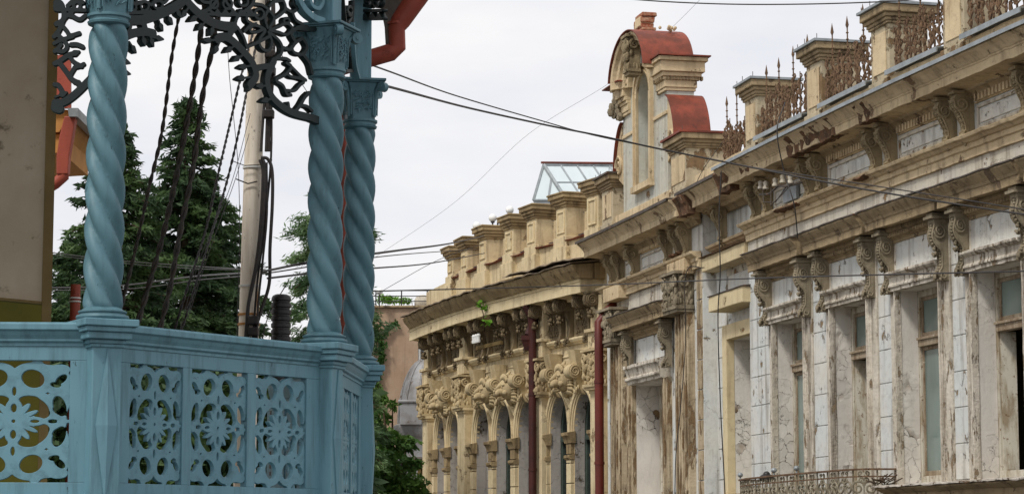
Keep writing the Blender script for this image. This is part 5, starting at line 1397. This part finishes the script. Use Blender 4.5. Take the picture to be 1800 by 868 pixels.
# right red gutter of the house itself
m_=MB();Yg=17.6
m_.tube([vpt(760,-40,Yg),vpt(738,-12,Yg),vpt(704,38,Yg),vpt(697,52,Yg),vpt(698,84,Yg),vpt(688,92,Yg),vpt(640,106,Yg),vpt(600,118,Yg),vpt(590,130,Yg)],[.085,.085,.075,.065,.066,.068,.066,.066,.066],16);gp_=hp('downpipe',m_,'red_metal',smooth=True)
m_=MB();m_.tube([vpt(698,44,Yg),vpt(698,40,Yg)],.075,16);hp('pipe_collar',m_,'red_metal',gp_)
m_=MB();m_.loft([[vpt(x_,y_,Yg-.02)+Vector((0,o,0)) for x_,o in ((a,0),(b,0),(b,.15),(a,.15))] for y_,a,b in ((-20,664,724),(10,668,712),(48,677,700),(88,678,690))]);m_.jitter(.01,6);hp('gutter_hopper',m_,'darkmetal',bevel=.01)
m_=MB();m_.tube([vpt(604,150,17.4),vpt(606,400,17.4),vpt(608,640,17.4)],.04,12);hp('downpipe',m_,'red_metal',smooth=True)
# ================================================================ POLE AND STREET BITS
V=vpt
pt=V(455,-60,20);pb=V(436,620,20)
ax_=(pt-pb).normalized();foot=pb-ax_*((pb.z)/ax_.z)
pole=thing('utility_pole','rust stained pale utility pole with black cables strapped to it','utility pole',(foot.x,foot.y,0))
m_=MB();m_.tube([foot,foot.lerp(pt,.5),pt],[.108,.090,.070],20);build('shaft',m_,M['pole'],pole,smooth=True)
def onpole(py,dx=0,dy=-.1):
    t=(py+60)/680;px=455+(436-455)*t;return V(px+dx,py,20)+Vector((0,dy,0))
for py in (295,503,553,570):
    m_=MB();p=onpole(py,0,0);k=.083+.012*(py/600);m_.tube([p-Vector((0,0,.009)),p+Vector((0,0,.009))],k,20);build('strap',m_,M['orange'] if py>550 else M['white'],pole,smooth=True)
m_=MB();a=onpole(293);m_.tube([a+Vector((-.16,0,.03)),a+Vector((-.06,-.02,-.01)),a+Vector((.1,-.02,0)),a+Vector((.17,0,.04))],.004,5);b=onpole(322);m_.tube([b+Vector((-.13,0,.02)),b+Vector((-.03,0,-.02)),b+Vector((.05,0,.0))],.006,5)
build('wire_tail',m_,M['cable'],pole)
m_=MB()
for dx,w_ in ((22,.014),(27,.012),(18,.012),(31,.011)):
    pts=[onpole(py,dx+3*math.sin(py*.02+dx),-.10) for py in (-40,60,140,210,270)]
    m_.tube(pts,w_,8)
def loopc(pts,w_):m_.tube(catmull([onpole(py,dx,dy) for dx,py,dy in pts],6),w_*.8,8)
loopc([(18,283,-.12),(23,300,-.12),(24,360,-.12),(18,440,-.12),(8,500,-.12),(0,550,-.12),(2,620,-.12)],.020)
loopc([(14,285,-.12),(20,310,-.12),(18,400,-.12),(12,470,-.12),(2,530,-.12),(-4,620,-.12)],.016)
loopc([(16,281,-.12),(28,284,-.12),(36,305,-.12),(38,360,-.12),(36,440,-.12),(36,500,-.10),(24,545,-.1),(16,575,-.1),(10,620,-.1)],.018)
loopc([(26,290,-.12),(29,380,-.12),(24,460,-.12),(18,540,-.12),(18,620,-.12)],.012)
for dx in (33,):loopc([(dx-4,-40,-.1),(dx-4,120,-.1),(dx,280,-.1),(dx-10,420,-.1),(dx-18,500,-.1),(dx-24,620,-.1)],.012)
build('strapped_cable',m_,M['cable'],pole,smooth=True)
for py in (100,130,205,565,585):
    m_=MB();p=onpole(py,28 if py<400 else 12,-.12);m_.box(p.x-.05,p.x+.04,p.y-.04,p.y+.05,p.z-.035,p.z+.035)
    m_.jitter(.01,9);build('junction_clamp',m_,M['cable'],pole,bevel=.008)
# ribbed black duct
p=V(494,560,18.5);dz=thing('ribbed_duct','upright black ribbed plastic duct with rounded top behind the blue handrail','duct',(p.x,p.y,0))
zt=V(494,517,18.5).z;m_=MB();prof=[(.05,0)]
z=0.
while z<zt-.06:prof+=[(.078,z),(.078,z+.028),(.068,z+.034),(.068,z+.046)];z+=.052
prof+=[(.078,zt-.05),(.076,zt-.03),(.066,zt-.012),(.045,zt-.002),(.01,zt)]
m_.lathe(prof,(p.x,p.y),28);build('duct_body',m_,M['rubber'],dz,smooth=True)
# rust red post
p=V(131,530,17);rp_=thing('vent_pipe','rust red pipe with two pale wire rings beside the first twisted column','pipe',(p.x,p.y,0))
a=V(133,500,17);m_=MB();m_.tube([Vector((p.x-.01,p.y,0)),a],[.045,.036],14);build('pipe_shaft',m_,M['red_metal'],rp_,smooth=True)
for py in (524,530):
    q=V(132,py,17);m_=MB();m_.tube([q-Vector((0,0,.005)),q+Vector((0,0,.005))],.043,14);build('wire_ring',m_,M['white'],rp_,smooth=True)
# ---------------------------------------------------------------- cables
def cable(pts,r_,label,mat='cable',n=10,grp=None,strands=0,pitch=.22,name='cable'):
    q=[V(*p) for p in pts];q=catmull(q,n) if len(q)>2 else [q[0].lerp(q[1],k/6) for k in range(7)]
    m_=MB()
    if not strands:m_.tube(q,r_,6)
    else:
        # resample
        L_=[0]
        for a,b in zip(q,q[1:]):L_.append(L_[-1]+(b-a).length)
        N=int(L_[-1]/pitch*12);rs=[]
        for i in range(N+1):
            s_=L_[-1]*i/N;j=max(k for k in range(len(L_)) if L_[k]<=s_+1e-9);j=min(j,len(q)-2)
            rs.append(q[j].lerp(q[j+1],(s_-L_[j])/max(1e-9,L_[j+1]-L_[j])))
        for k in range(strands):
            pts_=[]
            for i,p in enumerate(rs):
                t=(rs[min(i+1,N)]-rs[max(i-1,0)]).normalized();a=t.cross(Vector((0,1,0))).normalized();b=t.cross(a)
                ang=2*math.pi*(i/12+k/strands);pts_.append(p+(a*math.cos(ang)+b*math.sin(ang))*r_*.85)
            m_.tube(pts_,r_,6)
    return build(name,m_,M[mat],smooth=True,label=label,cat='cable',group=grp)
TW='twisted cables hanging behind the balcony'
cable([(330,-60,17),(317,15,17),(302,100,17),(285,230,17),(262,330,17),(240,430,17),(216,530,17),(196,620,17)],.0085,'twisted cable nearest the first column, leftmost of the thick twisted ones',mat='cable_brown',grp=TW,strands=2,name='twisted_cable',pitch=.20)
cable([(366,-60,17),(354,50,17),(338,160,17),(316,280,17),(290,400,17),(262,500,17),(226,620,17)],.0125,'middle of the three thick twisted cables, crossing the dark fir tree',mat='cable_brown',grp=TW,strands=2,name='twisted_cable',pitch=.26)
cable([(398,-60,17),(378,60,17),(356,170,17),(340,290,17),(318,400,17),(298,510,17),(270,620,17)],.0125,'thick twisted cable closest to the pole side, right of the other two thick ones',mat='cable_brown',grp=TW,strands=2,name='twisted_cable',pitch=.28)
cable([(450,40,19.8),(425,130,19.3),(405,215,19),(385,300,18.6),(360,410,18.3),(325,520,18),(288,640,18)],.0065,'thin twisted cable falling from the pole to the handrail, left one of its pair',mat='cable',strands=2,name='twisted_cable',pitch=.14)
cable([(454,60,19.8),(434,160,19.5),(418,240,19.2),(396,330,19),(366,430,18.5),(335,530,18.2),(300,640,18)],.0065,'thin twisted cable falling from the pole to the handrail, right one of its pair',mat='cable',strands=2,name='twisted_cable',pitch=.14)
cable([(398,40,19.5),(403,130,19.5),(410,200,19.5),(419,300,19.4),(421,420,19.3),(417,560,19.2),(415,640,19)],.0028,'thin slack wire hanging just left of the pole')
cable([(440,200,19.7),(404,330,19),(350,460,18.6),(300,640,18.3)],.0026,'fine wire slanting from the pole across the sky to the fir tree')
cable([(438,235,19.7),(412,320,19.2),(372,430,18.8),(330,560,18.5)],.0026,'lower fine wire slanting from the pole across the sky to the fir tree')
cable([(470,50,19.8),(500,105,19),(532,150,18.4),(548,175,17.6)],.003,'short wire from the pole through the fretwork to the second column')
cable([(508,492,19),(470,560,19.3),(455,640,19.4)],.004,'short wire slanting down past the black ribbed duct')
cable([(60,440,30),(200,457,28),(330,467,26),(445,474,20)],.005,'horizontal wire crossing the fir trees just below their middle, upper one')
cable([(60,444,30),(210,462,28),(340,472,26),(445,474,20)],.004,'horizontal wire crossing the fir trees, directly under the upper one')
cable([(60,506,32),(200,503,30),(340,486,27),(450,478,21),(540,462,18),(700,440,22),(790,428,32),(850,415,50)],.010,'thick dark wire running past the second column up to the yellow roof pedestals')
cable([(60,510,34),(220,508,30),(350,492,27),(455,482,21),(600,460,22),(720,446,30),(838,438,48)],.006,'thin wire just below the thick one toward the yellow roof pedestals')
cable([(470,489,20.5),(600,474,22),(660,471,26),(760,462,36),(852,445,50)],.009,'dark wire passing below the two others in front of the yellow roof pedestals')
cable([(640,110,17.5),(690,128,19),(800,168,24),(950,212,28),(1040,237,30),(1150,260,31),(1300,290,30),(1480,318,29),(1700,352,27),(1860,378,25.5)],.0075,'upper, thinner one of the two long cables from the red gutter to the mansion')
cable([(640,142,17.5),(700,157,19),(820,189,24),(960,220,27),(1060,240,28),(1160,262,28.5),(1290,288,28.5),(1430,316,28),(1580,343,27),(1860,386,25)],.011,'lower, thicker one of the two long cables from the red gutter to the mansion')
cable([(640,512,30),(800,508,34),(950,504,38),(1100,499,36),(1300,490,32),(1500,484,29),(1860,475,25)],.009,'dark level wire crossing the yellow building and the grey mansion at window head height')
cable([(560,424,44),(650,493,44),(720,461,44),(800,420,44)],.003,'fine wire rising from the second column toward the yellow roof') if 0 else None
cable([(640,530,50),(700,495,49),(770,457,48),(850,428,48)],.006,'fine wire rising from behind the third column to the first yellow pedestal')
cable([(655,455,60),(800,355,58),(930,235,56),(1080,140,54),(1180,50,53),(1250,-20,52)],.0035,'very thin wire rising steeply across the pale sky behind the gable')
cable([(1020,-18,30),(1100,-2,30),(1250,7,30),(1400,8,30),(1560,3,30),(1700,-8,30)],.0085,'dark wire along the top of the sky above the gable')
cable([(1268,300,37),(1264,380,37),(1266,480,37),(1262,560,37.2),(1266,700,37.3),(1272,820,37.4),(1276,900,37.4)],.009,'thin black wire hanging down the front of the recessed bay')
cable([(1238,470,41.2),(1206,480,41.4),(1205,600,41.5),(1196,720,41.5),(1188,800,41.5),(1186,900,41.5)],.009,'thin black wire hanging down the fluted peeling pilaster')
cable([(1380,180,34.8),(1366,230,34.6),(1378,300,34.7),(1396,360,34.6),(1402,418,34.9)],.009,'thin black wire drooping from the parapet over the frieze of the first hooded window')
cable([(1270,250,41),(1235,300,41.5),(1212,350,42)],.006,'short drooping wire beside the gable on the roof edge')
# ---------------------------------------------------------------- far houses
pk=thing('pink_house','plain pink brown house with one white framed window and a railed roof terrace','house',(-4,78,0))
def kp(name,mb,mat,parent=None,**k):return build(name,mb,M[mat],parent or pk,**k)
zt=V(700,541,74).z;xl=V(657,600,74).x;xr=V(800,600,74).x
wx0,wz1=V(735,600,74).x,V(735,600,74).z;wx1=wx0+.75;wz0=V(735,668,74).z
m_=MB()
m_.box(xl,wx0,74,80,0,zt);m_.box(wx1,xr,74,80,0,zt);m_.box(wx0,wx1,74,80,0,wz0);m_.box(wx0,wx1,74,80,wz1,zt);kp('wall',m_,'pink')
m_=MB();m_.box(xl-.08,xr+.1,73.9,80.2,zt,zt+.07);kp('coping',m_,'stone_grey',bevel=.02)
m_=MB();m_.box(xl-.16,xl-.0,73.95,79,0,zt-.1);kp('white_corner',m_,'white_band')
m_=MB();f=.07
for q in ((wx0,wx0+f,wz0,wz1),(wx1-f,wx1,wz0,wz1),(wx0+f,wx1-f,wz1-f,wz1),(wx0+f,wx1-f,wz0,wz0+f)):m_.box(q[0],q[1],74.06,74.14,q[2],q[3])
wn=kp('window',m_,'white',bevel=.008);m_=MB();m_.box(wx0+f,wx1-f,74.1,74.11,wz0+f,wz1-f);kp('pane',m_,'glass_dark',wn)
m_=MB()
for z in (zt+.22,zt+.38,zt+.55,):
    m_.tube([(xl-.2,74.1,z),(xr,74.1,z)],.014,6)
for k in range(5):
    x_=xl+.05+k*.8;m_.tube([(x_,74.1,zt),(x_,74.1,zt+.56)],.02,6)
kp('terrace_railing',m_,'rubber')
p=V(667,512,73.6);m_=MB();m_.ball(p,.11,14,10);g_=kp('globe_lamp',m_,'lampglobe',smooth='all');m_=MB();m_.tube([Vector((p.x,p.y,zt)),p-Vector((0,0,.1))],.02,6);build('lamp_post',m_,M['rubber'],g_)
m_=MB();p=V(743,536,74.6);m_.lathe([(.2,zt+.05),(.26,zt+.15),(.26,zt+.3),(.2,zt+.42),(.05,zt+.47)],(p.x,p.y),16);kp('water_tank',m_,'white_band',smooth=True)
# domed turret
c=V(755,745,68);dm=thing('domed_turret','grey metal domed turret with a small dormer beside the yellow building','turret',(c.x,c.y,0))
def dp(name,mb,mat,parent=None,**k):return build(name,mb,M[mat],parent or dm,**k)
zb=V(755,748,68).z;Rr=.88;H_=1.85
m_=MB();m_.lathe([(Rr*math.cos(t*math.pi/2*.98)**.85,zb+.06+H_*math.sin(t*math.pi/2)**1.05) for t in [k/14 for k in range(15)]],(c.x,c.y),48);dp('dome',m_,'dome',smooth=True)
m_=MB()
for k in range(12):
    a=2*math.pi*k/12+.2;m_.tube([(c.x+(Rr+.02)*math.cos(t*math.pi/2*.98)**.85*math.cos(a),c.y+(Rr+.02)*math.cos(t*math.pi/2*.98)**.85*math.sin(a),zb+.06+H_*math.sin(t*math.pi/2)**1.05) for t in [j/12 for j in range(13)]],.03,6)
dp('dome_rib',m_,'dome',smooth=True)
m_=MB();m_.lathe([(Rr+.02,zb-1.6),(Rr+.02,zb-1.1),(Rr+.10,zb-1.05),(Rr+.10,zb-.95),(Rr-.05,zb-.9),(Rr-.03,zb-.45),(Rr+.02,zb-.35),(Rr+.14,zb-.1),(Rr+.14,zb),(Rr+.0,zb+.06),(Rr-.1,zb+.08)],(c.x,c.y),48);dp('drum',m_,'dome',smooth=True)
m_=MB();m_.lathe([(Rr-.1,0),(Rr-.1,zb-1.55)],(c.x,c.y),32);dp('turret_wall',m_,'yellow')
q=V(711,722,67.2);m_=MB();m_.box(q.x-.12,q.x+.5,q.y-.25,q.y+.7,q.z-.4,q.z+.22);m_.box(q.x-.17,q.x+.55,q.y-.3,q.y+.7,q.z+.22,q.z+.30);do=dp('dormer',m_,'dome',bevel=.02)
m_=MB();m_.tube([(q.x-.13,q.y+.05,q.z-.05),(q.x-.11,q.y+.05,q.z-.05)],.17,14);dp('oval_window',m_,'glass_dark',do)
# low ochre annex
a=V(738,806,64);an_=thing('annex','low ochre annex with a wooden eave below the domed turret','house',(a.x+1,65,0))
m_=MB();m_.box(a.x+.1,a.x+2.4,64,67,0,a.z-.2);build('wall',m_,M['ochre_trim'],an_)
m_=MB();m_.box(a.x-.25,a.x+2.5,63.6,67,a.z-.2,a.z-.05);m_.box(a.x-.05,a.x+2.5,63.8,67,a.z-.34,a.z-.2);build('eave',m_,M['house_trim'],an_,bevel=.02)
m_=MB()
for k in range(8):m_.box(a.x-.2+k*.16,a.x-.12+k*.16,63.58,63.62,a.z-.42,a.z-.2)
build('eave_fringe',m_,M['house_trim'],an_)
m_=MB();m_.loft([[(a.x-.3,63.5,a.z-.05),(a.x+2.5,63.5,a.z-.05),(a.x+2.5,67,a.z+.12),(a.x-.3,67,a.z+.12)],[(a.x-.3,63.5,a.z-.0),(a.x+2.5,63.5,a.z-.0),(a.x+2.5,67,a.z+.17),(a.x-.3,67,a.z+.17)]]);build('roof',m_,M['darkmetal'],an_)
# ---------------------------------------------------------------- trees
def quads(mb_v,mb_f,P_,U_,W_):
    """numpy arrays of centres, half-length vectors and half-width vectors -> diamond leaves"""
    b=len(mb_v);return
def np_mesh(name,P_,U_,W_,mat,parent):
    n=len(P_);v=np.empty((n,4,3));v[:,0]=P_-U_;v[:,1]=P_+W_;v[:,2]=P_+U_;v[:,3]=P_-W_
    me=bpy.data.meshes.new(name);me.vertices.add(n*4);me.vertices.foreach_set('co',v.ravel().astype(np.float32))
    me.loops.add(n*4);me.loops.foreach_set('vertex_index',np.arange(n*4,dtype=np.int32))
    me.polygons.add(n);me.polygons.foreach_set('loop_start',np.arange(0,n*4,4,dtype=np.int32))
    me.update();me.validate();me.materials.append(mat)
    o=bpy.data.objects.new(name,me);col.objects.link(o)
    if parent:o.parent=parent;o.matrix_parent_inverse=worldm(parent).inverted()
    return o
def sprays(rng,pts,dirs_,n,spread,ln,wd,droop):
    """clusters of needle sprays around pts"""
    k=len(pts);P_=np.repeat(pts,n,0)+rng.normal(0,1,(k*n,3))*np.array(spread)
    D=np.repeat(dirs_,n,0)+rng.normal(0,.55,(k*n,3));D[:,2]-=droop;D/=np.linalg.norm(D,axis=1)[:,None]
    l=ln*rng.uniform(.5,1.3,(k*n,1));Wv=np.cross(D,rng.normal(0,1,(k*n,3)));Wv/=np.linalg.norm(Wv,axis=1)[:,None]
    return P_,D*l,Wv*wd*rng.uniform(.6,1.2,(k*n,1))
def conifer(label,base,h,r_max,z_from,seed,levels=46,dens=16,droop=.5,mat='fir',ln=.15,wd=.035,tilt=.25,gaps=.12,shape=.75,lname='fir_tree',spacing=.26):
    rng=np.random.default_rng(seed);t=thing(lname,label,'tree',base)
    bx_,by_,bz=base
    br=MB();br.tube([(bx_,by_,0),(bx_+.05,by_,h*.5),(bx_,by_,h*.8),(bx_,by_,h*.985)],[.32*h/17,.2*h/17,.1,.02],10);pts=[];ds=[]
    for i in range(levels):
        f=i/(levels-1);z=z_from+(h-.25-z_from)*f
        L_=r_max*(1-f)**shape+.22
        nb=max(4,int(6+5*(1-f)))
        a0=rng.uniform(0,6.28)
        lv=rng.uniform(.72,1.12)
        for k in range(nb):
            if rng.random()<gaps:continue
            a=a0+2*math.pi*k/nb+rng.normal(0,.22);l=L_*lv*rng.uniform(.62,1.18)
            d_=np.array([math.cos(a),math.sin(a),0.])
            q=[];m=max(2,int(l/spacing))
            for j in range(m+1):
                u=j/m;zz=z+l*(tilt*u-droop*u*u)+ (.10*l*max(0,u-.7)/.3)
                p=np.array([bx_,by_,zz])+d_*l*u;q.append(tuple(p))
                if u>.18:
                    pts.append(p+rng.normal(0,.05,3));ds.append(d_)
                    if u>.35 and u<.95:
                        sd=np.array([-d_[1],d_[0],0])*rng.choice([-1,1])
                        pts.append(p+sd*rng.uniform(.1,.32)*(1.2-u)*min(1.6,l)-np.array([0,0,.05]));ds.append(d_*.5+sd)
            if len(q)>1:br.tube(q,[.035*(1-.8*j/len(q)) for j in range(len(q))],4)
    build('trunk',br,M['bark'],t)
    pts.append(np.array([bx_,by_,h-.1]));ds.append(np.array([0,0,1.]))
    pts=np.array(pts);ds=np.array(ds)
    P_,U_,W_=sprays(rng,pts,ds,dens,(.10,.10,.055),ln,wd,.35)
    np_mesh('crown',P_,U_,W_,M[mat],t);return t
def ground_at(px,Y):return (V(px,600,Y).x,Y,0)
def hz(px,py,Y):return V(px,py,Y).z
conifer('tall dark fir tree with a pointed top between the first twisted column and the pole',ground_at(322,75),hz(322,172,75),4.8,2.5,1,levels=52,dens=25,shape=.85,gaps=.22,ln=.17,wd=.045,droop=.55,tilt=.30)
conifer('second fir tree, its top half hidden behind the first twisted column',ground_at(205,70),hz(232,225,70),4.0,2.5,2,levels=48,dens=26,shape=.75,gaps=.12,ln=.15,wd=.042)
conifer('broad lower fir tree just left of the pole',ground_at(385,82),hz(390,350,82),2.7,2.5,3,levels=34,dens=26,shape=.45,gaps=.2,ln=.16,wd=.045)
conifer('dark fir tree at the far left against the beige wall corner',ground_at(118,78),hz(118,420,78),1.6,2.5,4,levels=34,dens=24,shape=.6,gaps=.15,ln=.16,wd=.045)
conifer('light green cedar with drooping branches behind the second twisted column',ground_at(575,52),hz(575,325,52),1.5,3,5,levels=14,dens=64,droop=.95,tilt=.5,mat='cedar',ln=.09,wd=.017,gaps=.12,shape=.3,lname='cedar_tree',spacing=.16)
def broad(label,base,blobs,seed,n=420,size=.09,mat='leaf',name='leafy_tree'):
    rng=np.random.default_rng(seed);t=thing(name,label,'tree',base)
    top=max(b[2]+b[3]*.5 for b in blobs);m_=MB();m_.tube([base,(base[0]+.05,base[1],top*.5),(base[0],base[1],top*.85)],[.16,.1,.04],8)
    for b in blobs:m_.tube([(base[0],base[1],b[2]*.6),((base[0]+b[0])/2,(base[1]+b[1])/2,b[2]*.85),(b[0],b[1],b[2])],[.06,.04,.01],5)
    build('trunk',m_,M['bark'],t,smooth=True)
    P_=[];D=[]
    for x_,y_,z_,r_ in blobs:
        k=int(n*(r_/.5)**2);v=rng.normal(0,1,(k,3));v/=np.linalg.norm(v,axis=1)[:,None];rad=r_*rng.uniform(.25,1.,(k,1))**.6*(1+.25*np.sin(v[:,:1]*7+v[:,2:]*9))
        P_.append(np.array([x_,y_,z_])+v*rad*np.array([1,1,.8]));D.append(v+rng.normal(0,.6,(k,3)))
    P_=np.concatenate(P_);D=np.concatenate(D);D[:,2]-=.5;D/=np.linalg.norm(D,axis=1)[:,None]
    W_=np.cross(D,rng.normal(0,1,D.shape));W_/=np.linalg.norm(W_,axis=1)[:,None]
    s_=size*rng.uniform(.55,1.3,(len(P_),1));np_mesh('crown',P_,D*s_,W_*s_*.42,M[mat],t);return t
def blobs(px,py,Y,lst,rnd,seed,k=1.):
    rng=np.random.default_rng(seed);o=[]
    for a,b,r_ in lst:
        p=V(a,b,Y+rng.uniform(-.8,.8));o.append((p.x,p.y,p.z,r_))
    return o
bl_=[(672,702,.20),(690,712,.16),(668,735,.28),(662,770,.38),(690,775,.34),(715,780,.28),(675,810,.45),(700,815,.42),(728,815,.22),(650,820,.4),(665,860,.55),(700,865,.5),(725,850,.36),(640,870,.5),(680,910,.6),(720,915,.5),(745,870,.2),(660,960,.6),(710,960,.6)]
broad('leafy green street tree between the blue balcony and the domed turret',ground_at(690,56),blobs(0,0,56,bl_,0,7),8,n=650,size=.085)
bl_=[(665,525,.10),(680,528,.12),(700,531,.12),(715,530,.08)]
# ivy on the pink wall
rng=np.random.default_rng(9);iv=thing('ivy','ivy climbing the left edge of the pink wall','plant',(xl,73.9,0))
P_=[];
for _ in range(900):
    py=rng.uniform(570,700);px=658+abs(rng.normal(0,5))+(8 if 600<py<640 else 0)
    P_.append(V(px,py,73.9)-Vector((0,rng.uniform(0,.15),0)))
for _ in range(130):
    t=rng.uniform(0,1);P_.append(V(664+t*36+rng.normal(0,1.5),590-t*18+rng.normal(0,2.5)+6*math.sin(t*6),73.9)-Vector((0,.05,0)))
P_=np.array([tuple(p) for p in P_]);D=rng.normal(0,1,P_.shape);D/=np.linalg.norm(D,axis=1)[:,None];W_=np.cross(D,rng.normal(0,1,D.shape));W_/=np.linalg.norm(W_,axis=1)[:,None]
np_mesh('leaves',P_,D*.07,W_*.035,M['leaf'],iv)
m_=MB();m_.tube([V(660,900,73.93),V(659,700,73.93),V(662,580,73.93)],.02,5);m_.tube([V(662,592,73.93),V(680,582,73.93),V(700,572,73.93)],.012,5);build('stem',m_,M['bark'],iv)
rt=thing('roof_shrub','low sprigs of green growing along the terrace edge of the pink house','plant',(xl+.5,74.3,zt))
P_=np.array([tuple(V(662+t*60+rng.normal(0,3),533-rng.uniform(0,16)*(1-t*.5),74.4)) for t in rng.uniform(0,1,260)]);D=rng.normal(0,1,P_.shape);D/=np.linalg.norm(D,axis=1)[:,None];W_=np.cross(D,rng.normal(0,1,D.shape));W_/=np.linalg.norm(W_,axis=1)[:,None]
np_mesh('leaves',P_,D*.09,W_*.025,M['sprout'],rt)
m_=MB()
for k in range(12):
    x_=xl+.1+k*.11;m_.tube([(x_,74.4,zt),(x_+random.uniform(-.1,.1),74.4,zt+.25)],.008,4)
build('stems',m_,M['bark'],rt)
# low wooded mass seen through the railing, beyond the street
broad('dense dark shrub behind the balcony panels, left of the pole',ground_at(300,34),[(V(px,py,34).x,34+((px*7)%5)*.3,V(px,py,34).z,.75) for px in range(90,560,52) for py in (690,780,860)],12,n=520,size=.11,mat='fir',name='shrub')
drop_protos()
